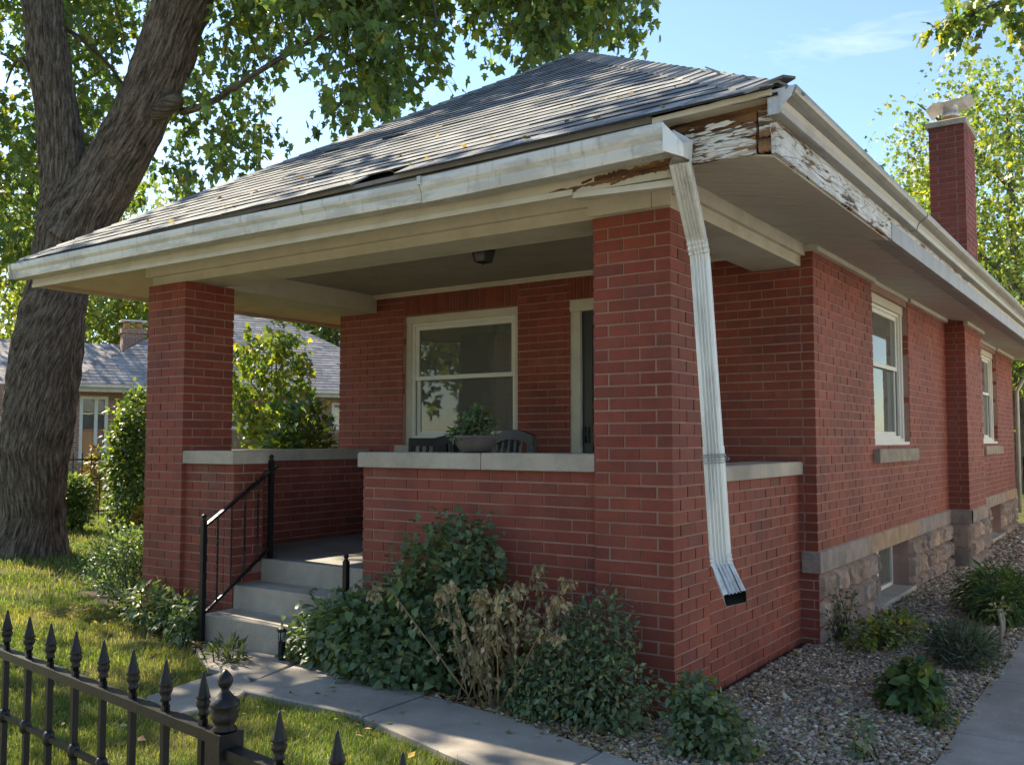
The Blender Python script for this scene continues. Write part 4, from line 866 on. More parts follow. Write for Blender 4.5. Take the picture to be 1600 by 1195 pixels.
# curled, torn shingle tip at the rotten corner
MB().poly([(0.60, RYF - 0.01, 3.075), (0.83, RYF - 0.035, 3.105), (0.86, RYF + 0.05, 3.118), (0.74, RYF + 0.22, 3.16), (0.60, RYF + 0.1, 3.13), (0.60, RYF - 0.01, 3.062), (0.83, RYF - 0.035, 3.094), (0.86, RYF + 0.05, 3.106), (0.74, RYF + 0.22, 3.148), (0.60, RYF + 0.1, 3.118)],
    [(0, 1, 2, 3, 4), (9, 8, 7, 6, 5)] + [(j, 5 + j, 5 + (j + 1) % 5, (j + 1) % 5) for j in range(5)], (0.12, 0.117, 0.12)).build('shingle', M['shingle'], roof)

# ------------------------------------------------------------------ porch steps, rails, lamp, furniture
st = thing('porch_steps', 'three grey concrete steps leading up to the porch between brick parapets', 'steps', (-3, 0, 0))
for i, (y, z) in enumerate(((-0.225, 0.172), (0.045, 0.346), (0.31, 0.5195))):
    beveled(MB(), XO0 - 0.0 if i == 0 else XO0 + 0.006, XO1 - 0.006, y, y + (0.55 if i < 2 else 0.1), z - 0.30 if i == 0 else z - 0.175, z, 0.010).build('step', M['step'], st)
def rail(name, label, x, posts, lo, n, caps_=True):
    t = thing(name, label, 'handrail', (x, posts[0][0], 0), 'wrought iron step railings')
    for (y, z0, z1) in posts:
        p = MB().box(x - 0.017, x + 0.017, y - 0.017, y + 0.017, z0, z1).build('post', M['iron'], t)
        MB().lathe((x, y, z1), [(0.012, 0), (0.02, 0.006), (0.010, 0.014), (0.019, 0.026), (0.019, 0.036), (0.006, 0.048)], 10).build('finial', M['iron'], p)
        MB().box(x - 0.04, x + 0.04, y - 0.03, y + 0.03, z0, z0 + 0.006).build('base_plate', M['iron'], p)
    if len(posts) > 1:
        (y0, a0, b0), (y1, a1, b1) = posts
        MB().bar((x, y0 + 0.01, b0 - 0.04), (x, y1 + 0.06, b1 - 0.045), 0.032, 0.018).build('top_rail', M['iron'], t)
        MB().bar((x, y0, lo[0]), (x, y1, lo[1]), 0.018, 0.018).build('bottom_rail', M['iron'], t)
        for k in range(1, n + 1):
            f = k / (n + 1); y = y0 + (y1 - y0) * f; za = lo[0] + (lo[1] - lo[0]) * f; zb = b0 - 0.04 + (b1 - b0) * f
            mb = MB(); N = 26; V = []
            for i in range(N):
                z = za + (zb - za) * i / (N - 1); a = 0.9 * i if 6 < i < 20 else 0.9 * 6
                for q in range(4): V.append((x + 0.0085 * math.cos(a + q * math.pi / 2 + .785), y + 0.0085 * math.sin(a + q * math.pi / 2 + .785), z))
            mb.poly(V, [(i * 4 + q, i * 4 + (q + 1) % 4, i * 4 + 4 + (q + 1) % 4, i * 4 + 4 + q) for i in range(N - 1) for q in range(4)]); mb.build('baluster', M['iron'], t)
    return t
rail('step_railing', 'black iron railing with twisted balusters along the steps', XO0 + 0.05, [(-0.27, G0, 0.855), (0.36, 0.52, 1.285)], (0.17, 0.60), 4)
rail('step_post', 'short black iron post with ball top beside the climbing bush', XO1 - 0.06, [(-0.06, 0.17, 0.63)], None, 0)

pl = thing('porch_lamp', 'small black lantern fixed to the porch ceiling', 'lamp', (-1.9, 0.85, 2.9))
lx, ly = -1.93, 0.89
MB().lathe((lx, ly, 2.870), [(0.055, 0.0), (0.05, 0.024)], 16).build('ceiling_plate', M['blackwood'], pl)
def frust(mb, z0, z1, a, b_): return mb.poly([(lx + sx * a, ly + sy * a, z0) for sx, sy in ((-1, -1), (1, -1), (1, 1), (-1, 1))] + [(lx + sx * b_, ly + sy * b_, z1) for sx, sy in ((-1, -1), (1, -1), (1, 1), (-1, 1))], [(3, 2, 1, 0), (4, 5, 6, 7), (0, 1, 5, 4), (1, 2, 6, 5), (2, 3, 7, 6), (3, 0, 4, 7)])
frust(MB(), 2.835, 2.87, 0.062, 0.066).build('hood', M['blackwood'], pl); frust(MB(), 2.772, 2.834, 0.043, 0.055).build('lantern_glass', M['smoke'], pl)
mb = MB()
for sx, sy in ((-1, -1), (1, -1), (1, 1), (-1, 1)): mb.bar((lx + sx * 0.045, ly + sy * 0.045, 2.768), (lx + sx * 0.057, ly + sy * 0.057, 2.836), 0.006, 0.006)
for (a, b_) in (((-1, -1), (1, -1)), ((1, -1), (1, 1)), ((1, 1), (-1, 1)), ((-1, 1), (-1, -1))): mb.bar((lx + a[0] * 0.045, ly + a[1] * 0.045, 2.769), (lx + b_[0] * 0.045, ly + b_[1] * 0.045, 2.769), 0.006, 0.006)
mb.build('lantern_frame', M['blackwood'], pl); MB().lathe((lx, ly, 2.750), [(0.006, 0), (0.012, 0.01), (0.006, 0.022)], 8).build('finial', M['blackwood'], pl)

def chair(name, label, cat, c, w, ang, top, bow=0.03, group='black porch furniture'):
    t = thing(name, label, cat, (c[0], c[1], 0.521), group); t.rotation_euler = (0, 0, ang)
    def part(mb, n): o = mb.build(n, M['blackwood'], None); o.parent = t; o.location = (0, 0, 0); return o
    part(MB().box(-w / 2, w / 2, -0.25, 0.22, 0.40, 0.43), 'seat')
    for sx in (-1, 1):
        part(MB().box(sx * w / 2 - 0.02, sx * w / 2 + 0.02, -0.26, -0.22, 0, 0.62), 'leg')
        part(MB().bar((sx * w / 2, 0.20, 0), (sx * w / 2, 0.30, top - 0.03), 0.045, 0.035, (0, 1, 0)), 'back_post')
        part(MB().box(sx * w / 2 - 0.03, sx * w / 2 + 0.03, -0.28, 0.22, 0.62, 0.645), 'armrest')
    mb = MB(); n = 12
    for i in range(n):
        a, b_ = i / n, (i + 1) / n; za = top - 0.075 + bow * math.sin(math.pi * a); zb = top - 0.075 + bow * math.sin(math.pi * b_); x0 = -w / 2 - 0.02 + (w + 0.04) * a; x1 = -w / 2 - 0.02 + (w + 0.04) * b_
        mb.hexa([(x0, 0.27, za), (x1, 0.27, zb), (x1, 0.305, zb), (x0, 0.305, za), (x0, 0.275, za + 0.075), (x1, 0.275, zb + 0.075), (x1, 0.31, zb + 0.075), (x0, 0.31, za + 0.075)])
    part(mb, 'top_rail'); part(MB().box(-w / 2 + 0.02, w / 2 - 0.02, 0.235, 0.26, 0.50, 0.54), 'lower_rail')
    k = max(4, int(w / 0.075))
    for i in range(k):
        x = -w / 2 + w * (i + 0.5) / k; part(MB().bar((x, 0.245, 0.52), (x, 0.288, top - 0.04 + bow * math.sin(math.pi * (i + .5) / k) - 0.02), 0.026, 0.014, (0, 1, 0)), 'slat')
    return t
chair('porch_chair', 'black slatted armchair behind the potted plant', 'chair', (-2.02, 1.0), 0.50, -0.35, 0.955, 0.05)
chair('porch_chair', 'black slatted armchair partly hidden by the potted plant, nearer the window', 'chair', (-2.55, 1.38), 0.46, 0.45, 0.945, 0.04)
chair('porch_bench', 'low black slatted bench at the end of the porch, left of the window', 'bench', (-3.44, 1.80), 0.40, 0.02, 0.945, 0.0)
chair('porch_bench', 'black wooden bench standing under the front window sill', 'bench', (-2.86, 1.90), 0.66, 0.0, 0.93, 0.0)

# ------------------------------------------------------------------ leaves and plants
def unit(v): return v / np.maximum(np.linalg.norm(v, axis=-1, keepdims=True), 1e-9)
SHAPES = {
    'oval': ([(0, 0, 0), (-0.27, 0.40, 0.07), (0, 1.0, -0.10), (0.27, 0.40, 0.07), (0, 0.45, 0.0)], [(0, 1, 4), (1, 2, 4), (2, 3, 4), (3, 0, 4)]),
    'narrow': ([(0, 0, 0), (-0.10, 0.45, 0.03), (0, 1.0, -0.12), (0.10, 0.45, 0.03)], [(0, 1, 2), (0, 2, 3)]),
    'heart': ([(0, 0.12, 0), (-0.28, 0.0, 0.04), (-0.42, 0.28, 0.08), (-0.24, 0.66, 0.02), (0, 1.0, -0.14), (0.24, 0.66, 0.02), (0.42, 0.28, 0.08), (0.28, 0.0, 0.04), (0, 0.45, -0.03)],
              [(0, 1, 8), (1, 2, 8), (2, 3, 8), (3, 4, 8), (4, 5, 8), (5, 6, 8), (6, 7, 8), (7, 0, 8)]),
    'maple': ([(0, 0.0, 0), (-0.30, -0.02, 0.03), (-0.24, 0.20, 0), (-0.58, 0.42, -0.05), (-0.26, 0.50, 0.03), (-0.22, 0.72, 0.02), (0, 1.05, -0.12), (0.22, 0.72, 0.02), (0.26, 0.50, 0.03), (0.58, 0.42, -0.05), (0.24, 0.20, 0), (0.30, -0.02, 0.03), (0, 0.42, 0.0)],
              [(i, (i + 1) % 12, 12) for i in range(12)]),
    'clump': ([(0, 0, 0), (-0.42, 0.30, 0.1), (-0.15, 0.55, 0.0), (-0.34, 0.85, -0.1), (0.05, 0.75, 0.05), (0.36, 0.95, -0.1), (0.25, 0.50, 0.05), (0.48, 0.22, 0.0)], [(0, 1, 2), (2, 3, 4), (4, 5, 6), (6, 7, 0), (0, 2, 4), (0, 4, 6)]),
}
def leaf_mesh(name, P, T, N, size, shape, cols, mat):
    """P base points, T tip directions, N face normals, one leaf each"""
    L, F = SHAPES[shape]; L = np.array(L); F = np.array(F); n = len(P)
    T = unit(T); X = unit(np.cross(T, N)); Z = np.cross(X, T)
    V = P[:, None, :] + size[:, None, None] * (L[None, :, 0:1] * X[:, None, :] + L[None, :, 1:2] * T[:, None, :] + L[None, :, 2:3] * Z[:, None, :])
    Fa = (F[None] + (np.arange(n) * len(L))[:, None, None]).reshape(-1, 3)
    return npmesh(name, V.reshape(-1, 3), Fa, mat, np.repeat(cols, len(F), 0))
def palette(n, cols, wts, jit=0.25):
    c = np.array(cols)[rng.choice(len(cols), n, p=np.array(wts) / sum(wts))]
    k = rng.uniform(1 - jit, 1 + jit, (n, 1)); return c * k * rng.uniform(0.9, 1.1, (n, 3))
GREEN = [(0.080, 0.130, 0.042), (0.058, 0.105, 0.040), (0.125, 0.175, 0.048)]
DARK = [(0.092, 0.145, 0.078), (0.120, 0.182, 0.092), (0.195, 0.250, 0.125)]
BLUEG = [(0.095, 0.148, 0.092), (0.125, 0.182, 0.105), (0.18, 0.225, 0.12)]
YEL = [(0.19, 0.24, 0.05), (0.30, 0.29, 0.05), (0.13, 0.19, 0.045)]

def blobs_points(blobs, n):
    """random points in the outer shells of ellipsoids, with outward directions"""
    vol = np.array([b[3] * b[4] * b[5] for b in blobs]) ** 0.67; k = rng.choice(len(blobs), n, p=vol / vol.sum()); B = np.array([b[:6] for b in blobs])[k]
    d = unit(rng.normal(size=(n, 3))); r = rng.uniform(0.45, 1.0, (n, 1)) ** 0.6; P = B[:, :3] + d * r * B[:, 3:6] * (1 + 0.18 * rng.normal(size=(n, 1)))
    return P, d
def plant(name, label, cat, blobs, n, shape, size, cols, wts=(5, 4, 2), stems=14, mat='leaf', droop=0.3, base=None, group=None, jit=0.25, zmin=G0, stemcol=(0.07, 0.06, 0.03), up=0.35, clip=None):
    b0 = blobs[0]; base = base if base is not None else (b0[0], b0[1], G0)
    t = thing(name, label, cat, base, group)
    P, d = blobs_points(blobs, n)
    ok = P[:, 2] > zmin
    if clip is not None: ok &= clip(P)
    P, d = P[ok], d[ok]; n = len(P)
    T = d * 0.8 + rng.normal(size=(n, 3)) * 0.55 + np.array([0, 0, -droop]); N = d * 0.6 + np.array([0, -0.1, up + 0.4]) + rng.normal(size=(n, 3)) * 0.35
    s = rng.uniform(size[0], size[1], n); me = leaf_mesh('foliage', P, T, N, s, shape, palette(n, cols, wts, jit), M[mat]); link('foliage', me, None, t)
    mb = MB()
    for i in range(stems):
        q = P[rng.integers(n)]; c = np.array(base) + np.array([rng.normal() * 0.05, rng.normal() * 0.05, 0]); b = blobs[rng.integers(len(blobs))]
        c = np.array([base[0] + (b[0] - base[0]) * 0.5 + rng.normal() * 0.04, base[1] + (b[1] - base[1]) * 0.5 + rng.normal() * 0.04, G0])
        mid = (c + q) / 2 + rng.normal(size=3) * 0.03; mb.tube([c, mid, q], [0.006, 0.0045, 0.002], 4, stemcol)
    if stems: mb.build('stem', M['stem'], t)
    return t
frontclip = lambda P: (P[:, 1] < 0.0) | (P[:, 0] > 0.02)
# front bed, from the steps to the corner pier
plant('climbing_bush', 'dense dark green bush spreading low beside the porch steps', 'bush',
      [(-2.30, -0.20, 0.16, 0.32, 0.22, 0.26), (-1.95, -0.25, 0.20, 0.36, 0.25, 0.32), (-2.55, -0.20, 0.06, 0.24, 0.14, 0.20), (-1.62, -0.28, 0.22, 0.30, 0.22, 0.36), (-1.75, -0.33, 0.07, 0.40, 0.20, 0.2)], 4200, 'heart', (0.035, 0.075), DARK + [(0.22, 0.23, 0.09)], (5, 5, 3, 0.5), 26, jit=0.38, clip=frontclip)
plant('tall_bush', 'tall leafy bush with a few yellowed leaves climbing the front parapet', 'bush',
      [(-1.45, -0.16, 0.62, 0.30, 0.16, 0.34), (-1.30, -0.16, 0.80, 0.24, 0.14, 0.20), (-1.62, -0.18, 0.52, 0.26, 0.16, 0.30), (-1.20, -0.18, 0.50, 0.26, 0.15, 0.36), (-1.40, -0.20, 0.28, 0.34, 0.18, 0.30)], 2900, 'heart', (0.03, 0.062), DARK + [(0.30, 0.22, 0.04), (0.14, 0.10, 0.035)], (5, 5, 3, 0.35, 0.7), 46, clip=frontclip)
plant('fern_bush', 'feathery green bush in front of the corner pier', 'bush',
      [(-0.42, -0.36, 0.22, 0.26, 0.20, 0.30), (-0.30, -0.26, 0.42, 0.20, 0.16, 0.20), (-0.20, -0.40, 0.14, 0.26, 0.20, 0.22), (-0.58, -0.40, 0.12, 0.22, 0.16, 0.2)], 4300, 'oval', (0.020, 0.052), BLUEG + [(0.26, 0.22, 0.09), (0.16, 0.20, 0.08)], (5, 4, 3, 0.35, 1.5), 90, jit=0.38, clip=frontclip)
plant('low_bush', 'small blue-green bush with yellow leaf tips at the foot of the corner pier', 'bush',
      [(0.36, -0.50, 0.10, 0.17, 0.14, 0.20), (0.30, -0.44, 0.20, 0.12, 0.12, 0.12), (0.46, -0.46, 0.06, 0.15, 0.14, 0.13)], 1500, 'heart', (0.022, 0.05), BLUEG + [(0.13, 0.16, 0.03)], (5, 4, 3, 0.8), 34)
plant('leafy_bush', 'narrow green bush between the dried plant and the feathery bush', 'bush', [(-0.74, -0.34, 0.06, 0.15, 0.12, 0.16), (-0.66, -0.38, 0.03, 0.16, 0.12, 0.12)], 700, 'oval', (0.03, 0.06), DARK, (4, 5, 2), 24, clip=frontclip)
# dried plant: stalks with drooping withered leaves and seed heads
dp = thing('dried_plant', 'withered tan plant with drooping seed heads against the front parapet', 'plant', (-1.0, -0.3, G0))
mb = MB(); Pl = []; Tl = []
for i in range(46):
    x = rng.uniform(-1.16, -0.66); y = rng.uniform(-0.46, -0.18); h = rng.uniform(0.34, 0.72) if i > 8 else rng.uniform(0.62, 0.78)
    p = [np.array([x, y, G0])]; lean = rng.normal(size=2) * 0.05
    for k in range(1, 6): p.append(np.array([x + lean[0] * k * 0.6, y + lean[1] * k * 0.4, G0 + h * k / 5]))
    p.append(p[-1] + np.array([lean[0] * 0.6 + 0.02, -0.03, -0.03])); mb.tube(p, [0.0045] * 5 + [0.0035, 0.003], 4, (0.24, 0.18, 0.10))
    for k in range(34 if i < 18 else 22):
        f = rng.uniform(0.25, 1.0); j = int(f * 5); q = p[j] * (1 - (f * 5 - j)) + p[min(j + 1, 6)] * (f * 5 - j); Pl.append(q); Tl.append(np.array([rng.normal() * 0.4, rng.normal() * 0.4, -1.0]))
    for k in range(26): Pl.append(p[-1] + rng.normal(size=3) * 0.018); Tl.append(np.array([rng.normal() * 0.7, rng.normal() * 0.7, -0.8]))
mb.build('stem', M['stem'], dp); Pl, Tl = np.array(Pl), np.array(Tl); n = len(Pl)
link('withered_foliage', leaf_mesh('withered', Pl, Tl, rng.normal(size=(n, 3)) + [0, -0.6, 0.2], rng.uniform(0.022, 0.055, n), 'oval', palette(n, [(0.38, 0.29, 0.17), (0.25, 0.18, 0.10), (0.46, 0.38, 0.25)], (5, 3, 2)), M['dry']), None, dp)
# right-hand gravel bed
plant('broadleaf_plant', 'clump of broad green leaves in the gravel beside the side path', 'plant', [(1.02, 0.86, 0.08, 0.15, 0.18, 0.12), (1.0, 0.98, 0.13, 0.11, 0.12, 0.08)], 520, 'heart', (0.05, 0.085), GREEN, (5, 4, 3), 20, droop=0.5)
plant('grey_herb', 'rounded grey-green herb by the edge of the side path', 'plant', [(1.04, 2.25, 0.09, 0.20, 0.32, 0.12), (1.08, 2.15, 0.05, 0.18, 0.28, 0.10)], 2300, 'narrow', (0.035, 0.07), [(0.085, 0.115, 0.085), (0.06, 0.09, 0.065), (0.12, 0.15, 0.12)], (5, 4, 3), 60, droop=-0.5)
plant('arching_plant', 'arching bright green plant at the far end of the gravel bed', 'plant', [(1.0, 4.45, 0.15, 0.28, 0.55, 0.16), (1.1, 4.0, 0.10, 0.22, 0.4, 0.14)], 1700, 'narrow', (0.08, 0.16), GREEN, (4, 4, 4), 30, droop=0.7)
plant('wall_creeper', 'thin creeper clinging to the stone foundation at the house corner', 'plant', [(0.155, 2.45, 0.10, 0.02, 0.2, 0.2), (0.155, 2.85, 0.12, 0.02, 0.28, 0.18), (0.155, 2.55, 0.25, 0.02, 0.16, 0.12)], 170, 'oval', (0.025, 0.05), [(0.075, 0.095, 0.04), (0.11, 0.11, 0.045)], (5, 3), 22)
plant('low_weed', 'sprawling yellow-green weed beside the basement window', 'weed', [(0.46, 2.35, 0.05, 0.18, 0.28, 0.12), (0.52, 2.75, 0.05, 0.2, 0.3, 0.11)], 620, 'oval', (0.035, 0.075), YEL + [(0.05, 0.09, 0.03)], (3, 1, 4, 4), 24)
plant('path_weed', 'small weed growing from the gravel at the path edge', 'weed', [(1.18, 0.62, 0.03, 0.08, 0.16, 0.06)], 150, 'oval', (0.02, 0.045), GREEN, (3, 3, 3), 8)
plant('gravel_weed', 'lone sprig of weed in the gravel near the bottom edge', 'weed', [(0.99, -0.12, 0.06, 0.05, 0.05, 0.09)], 60, 'oval', (0.03, 0.06), BLUEG, (3, 3, 3), 6, zmin=-0.04)
for k, (x, y, h) in enumerate(((1.19, 2.95, 0.27), (1.16, 3.3, 0.22))):
    t = thing('dry_stalk', ('taller' if k == 0 else 'shorter') + ' bare dried stalk standing beside the grey herb', 'plant', (x, y, G0), 'dry stalks in the gravel bed')
    MB().tube([(x, y, G0), (x + 0.01, y, G0 + h * 0.6), (x - 0.008, y, G0 + h)], [0.013, 0.012, 0.016], 6, (0.30, 0.27, 0.22)).build('stem', M['stem'], t)
    p = np.array([x, y, G0 + h]) + rng.normal(size=(30, 3)) * 0.03; link('dry_leaves', leaf_mesh('dry_leaves', p, rng.normal(size=(30, 3)), rng.normal(size=(30, 3)), rng.uniform(0.02, 0.045, 30), 'oval', palette(30, [(0.28, 0.26, 0.16), (0.18, 0.19, 0.08)], (1, 1)), M['dry']), None, t)
# left of the porch
plant('round_shrub', 'round dark green shrub against the left porch pier', 'shrub', [(-5.45, 0.35, 0.30, 0.42, 0.36, 0.32), (-5.35, 0.4, 0.48, 0.3, 0.3, 0.18)], 4600, 'oval', (0.025, 0.055), DARK, (5, 4, 2), 30, droop=-0.3, clip=lambda P: (P[:, 0] < -4.78) | (P[:, 1] < 0))
plant('edging_plant', 'leafy light-tipped plant at the foot of the step railing', 'plant', [(-4.02, -0.16, 0.10, 0.26, 0.15, 0.16), (-4.45, -0.12, 0.14, 0.30, 0.14, 0.18), (-3.78, -0.30, 0.06, 0.10, 0.1, 0.14)], 1150, 'oval', (0.04, 0.085), DARK + [(0.16, 0.20, 0.08)], (5, 4, 3, 1.5), 34, clip=lambda P: (P[:, 1] < 0) & (P[:, 0] < -3.66))
plant('path_tuft', 'wiry grey-green tuft growing in the path joint before the steps', 'weed', [(-2.98, -0.55, 0.02, 0.14, 0.10, 0.07)], 150, 'narrow', (0.05, 0.11), [(0.09, 0.115, 0.06), (0.06, 0.08, 0.04)], (1, 1), 8, droop=-0.6)

# potted plant on the parapet
pp = thing('potted_plant', 'trailing green plant in a grey bowl on the front parapet', 'potted plant', (-1.443, 0.15, 1.364))
MB().lathe((-1.443, 0.15, 1.3645), [(0.075, 0), (0.105, 0.012), (0.127, 0.052), (0.137, 0.09), (0.144, 0.1), (0.144, 0.11), (0.128, 0.11), (0.124, 0.095)], 28).build('pot', M['pot'], pp)
P, d = blobs_points([(-1.44, 0.15, 1.53, 0.125, 0.12, 0.08), (-1.42, 0.15, 1.60, 0.085, 0.085, 0.055), (-1.50, 0.11, 1.48, 0.10, 0.09, 0.05)], 1000); n = len(P)
link('foliage', leaf_mesh('foliage', P, d + rng.normal(size=(n, 3)) * 0.6 + [0, 0, -0.2], d + [0, 0, 0.6], rng.uniform(0.025, 0.05, n), 'oval', palette(n, DARK + [(0.12, 0.10, 0.04)], (5, 4, 2, 1)), M['leaf']), None, pp)
mb = MB()
for i in range(40): q = P[rng.integers(n)]; mb.tube([(-1.443 + rng.normal() * 0.03, 0.15 + rng.normal() * 0.03, 1.45), q], [0.003, 0.0015], 3, (0.06, 0.06, 0.03))
mb.build('stem', M['stem'], pp)

# path lights
def path_light(x, y, label, h=0.24):
    t = thing('path_light', label, 'garden light', (x, y, G0), 'garden path lights')
    MB().box(x - 0.017, x + 0.017, y - 0.017, y + 0.017, G0, G0 + h * 0.58).build('post', M['blackwood'], t)
    MB().lathe((x, y, G0 + h * 0.58), [(0.022, 0), (0.026, 0.004), (0.026, 0.012)], 6).build('collar', M['blackwood'], t)
    MB().lathe((x, y, G0 + h * 0.58 + 0.012), [(0.020, 0), (0.022, 0.055)], 8).build('lens', M['lampglass'], t)
    mb = MB()
    for a in range(4): q = a * math.pi / 2 + 0.4; mb.bar((x + 0.023 * math.cos(q), y + 0.023 * math.sin(q), G0 + h * 0.58 + 0.01), (x + 0.025 * math.cos(q), y + 0.025 * math.sin(q), G0 + h * 0.58 + 0.07), 0.005, 0.005)
    mb.build('cage', M['blackwood'], t)
    MB().lathe((x, y, G0 + h * 0.58 + 0.068), [(0.034, 0), (0.036, 0.006), (0.022, 0.022), (0.008, 0.028)], 6).build('cap', M['blackwood'], t)
path_light(-2.72, -0.31, 'little black lantern path light in front of the steps')

# ------------------------------------------------------------------ iron fence in front
fe = thing('iron_fence', 'black wrought iron garden fence with spear finials in the foreground', 'fence', (0.742, -3.561, G0))
FA = np.array([-0.343, -3.417]); FB = np.array([0.742, -3.561]); fd = (FB - FA) / np.linalg.norm(FB - FA); FZ = 0.90
def fpt(s): q = FB + fd * s; return float(q[0]), float(q[1])
px_, py_ = fpt(0)
po = MB().bar((px_, py_, G0), (px_, py_, 0.905), 0.05, 0.05, (fd[0], fd[1], 0)).build('post', M['iron'], fe)
MB().lathe((px_, py_, 0.905), [(0.020, 0), (0.023, 0.004), (0.017, 0.010), (0.022, 0.018), (0.0245, 0.030), (0.021, 0.040), (0.027, 0.046), (0.027, 0.051), (0.017, 0.062), (0.008, 0.072), (0.007, 0.076), (0.012, 0.082), (0.0145, 0.091), (0.012, 0.100), (0.006, 0.107), (0.003, 0.111)], 18).build('ball_finial', M['iron'], po)
fin = [(0.0085, 0), (0.0085, 0.020), (0.0125, 0.022), (0.0125, 0.027), (0.010, 0.030), (0.0155, 0.040), (0.0165, 0.045), (0.012, 0.050), (0.0165, 0.053), (0.0145, 0.058), (0.0085, 0.078), (0.0035, 0.098), (0.002, 0.103)]
pick_s = [-0.078 - 0.139 * k for k in range(0, 30)] + [0.174 + 0.162 * k for k in range(0, 7)]
fin = [(r_ * 0.86, z_) for r_, z_ in fin]
for s in pick_s:
    x, y = fpt(s); near = -1.4 < s
    dz_ = -0.028 if s > 0 else 0.0; tl_ = random.uniform(-0.004, 0.004)
    b = MB().bar((x, y, G0), (x + tl_, y, FZ + 0.012 + dz_), 0.0135, 0.0135, (fd[0], fd[1], 0)).build('picket', M['iron'], fe)
    fo = MB().lathe((x + tl_, y, FZ - 0.002 + dz_), fin, 12 if near else 6).build('spear_finial', M['iron'], b)
    if int(round(s * 100)) % 3 == 0 or True: MB().lathe((x, y, 0.715), [(0.0085, 0), (0.013, 0.008), (0.013, 0.026), (0.0085, 0.034)], 8).build('collar', M['iron'], b)
s0, s1 = pick_s[29] - 0.1, -0.032
for a, b_, z, h, w in ((s0, s1, FZ - 0.010, 0.020, 0.030), (0.026, 1.25, FZ - 0.030, 0.020, 0.030), (s0, s1, 0.732, 0.012, 0.012), (s0, s1, 0.12, 0.02, 0.03)):
    A_, B2 = fpt(a), fpt(b_); MB().bar((*A_, z), (*B2, z), w, h).build('rail', M['iron'], fe)

# ------------------------------------------------------------------ trees
def bark_tube(paths, name, parent, seg=40, step=0.06, amp=0.03):
    """limbs as fluted tubes; 'tc' holds unrolled bark coordinates"""
    V = []; F = []; T = []
    for pts, rad in paths:
        pts = np.array(pts, float); rad = np.array(rad, float); d = np.r_[0, np.cumsum(np.linalg.norm(np.diff(pts, axis=0), axis=1))]
        big = rad.max() > 0.12; n = max(len(pts) * 2, int(d[-1] / (step if big else 0.25))); sg = seg if big else 8
        # smooth (Catmull-like) resampling
        tt = np.linspace(0, d[-1], n + 1); C = np.stack([np.interp(tt, d, pts[:, k]) for k in range(3)], 1); r = np.interp(tt, d, rad)
        ker = max(1, n // (len(pts) * 2)); 
        for _ in range(3):
            for k in range(3):
                pad = np.pad(C[:, k], ker, mode='reflect', reflect_type='odd'); C[:, k] = np.convolve(pad, np.ones(2 * ker + 1) / (2 * ker + 1), 'valid')
        base = len(V); ref = np.array([1.0, 0.3, 0])
        for i in range(n + 1):
            t = C[min(i + 1, n)] - C[max(i - 1, 0)]; t /= np.linalg.norm(t); x = ref - t * (ref @ t); x /= np.linalg.norm(x); y = np.cross(t, x); ref = x
            for k in range(sg):
                a = 2 * math.pi * k / sg; rr = r[i]
                if big:
                    q = Vector((math.cos(a) * 13 * rr / 0.4, math.sin(a) * 13 * rr / 0.4, tt[i] * 3.2)); h = noise.noise(q) ; q2 = q * 2.1; q2.z = tt[i] * 2.6; h2 = noise.noise(q2)
                    low = noise.noise((math.cos(a) * 1.1, math.sin(a) * 1.1, tt[i] * 0.7)); rr *= 1 + 0.10 * low
                    rr += amp * (abs(h) * 1.2 - 0.35) + amp * 0.5 * h2
                    if tt[i] < 0.9 and name == 'trunk': rr *= 1 + 0.42 * (1 - tt[i] / 0.9) ** 2 * (0.7 + 0.6 * noise.noise((math.cos(a) * 2.2, math.sin(a) * 2.2, 5)))
                V.append(C[i] + (x * math.cos(a) + y * math.sin(a)) * rr); T.append((a * max(r[i], 0.05), tt[i], base * 0.37))
        for i in range(n):
            for k in range(sg): F.append((base + i * sg + k, base + i * sg + (k + 1) % sg, base + (i + 1) * sg + (k + 1) % sg, base + (i + 1) * sg + k))
    me = npmesh(name, np.array(V), np.array(F), M['bark'], None, True)
    at_ = me.attributes.new('tc', 'FLOAT_VECTOR', 'POINT'); at_.data.foreach_set('vector', np.array(T, np.float32).ravel())
    return link(name, me, None, parent)
def sprays(C, per, spread, size, shape, cols, wts, droop=0.7, jit=0.25, twig=True):
    """C (n,3) spray origins; each a drooping twig with leaves hanging off it -> leaf arrays"""
    n = len(C); d = unit(rng.normal(size=(n, 3)) * [1, 1, 0.5] + [0, 0, -droop]); L = rng.uniform(0.6, 1.3, n) * spread
    f = rng.uniform(0, 1, (n, per, 1)); P = C[:, None] + d[:, None] * L[:, None, None] * f + np.array([0, 0, -1]) * (f ** 2) * L[:, None, None] * 0.35 + rng.normal(size=(n, per, 3)) * spread * 0.20
    P = P.reshape(-1, 3); m = len(P); T = np.repeat(d, per, 0) * 0.5 + rng.normal(size=(m, 3)) * 0.6 + [0, 0, -0.75]
    N = rng.normal(size=(m, 3)) * 0.7 + [0, 0, 0.9]; tint = np.repeat(rng.uniform(0.75, 1.25, (n, 1)), per, 0)
    tw = [(C[i], C[i] + d[i] * L[i] * 0.5 + [0, 0, -0.04 * L[i]], C[i] + d[i] * L[i] + [0, 0, -0.3 * L[i]]) for i in range(n)]
    return P, T, N, rng.uniform(size[0], size[1], m), palette(m, cols, wts, jit) * tint, tw
def crown(name, parent, arr, shape, mat='leaf'):
    P, T, N, s, c, tw = arr; return link(name, leaf_mesh(name, P, T, N, s, shape, c, M[mat]), None, parent)
def twigs(tw, parent, r=0.006, every=1):
    mb = MB()
    for t in tw[::every]: mb.tube(t, [r, r * 0.7, r * 0.35], 3, (0.06, 0.05, 0.04), cap=False)
    mb.build('twig', M['stem'], parent, 'stuff')

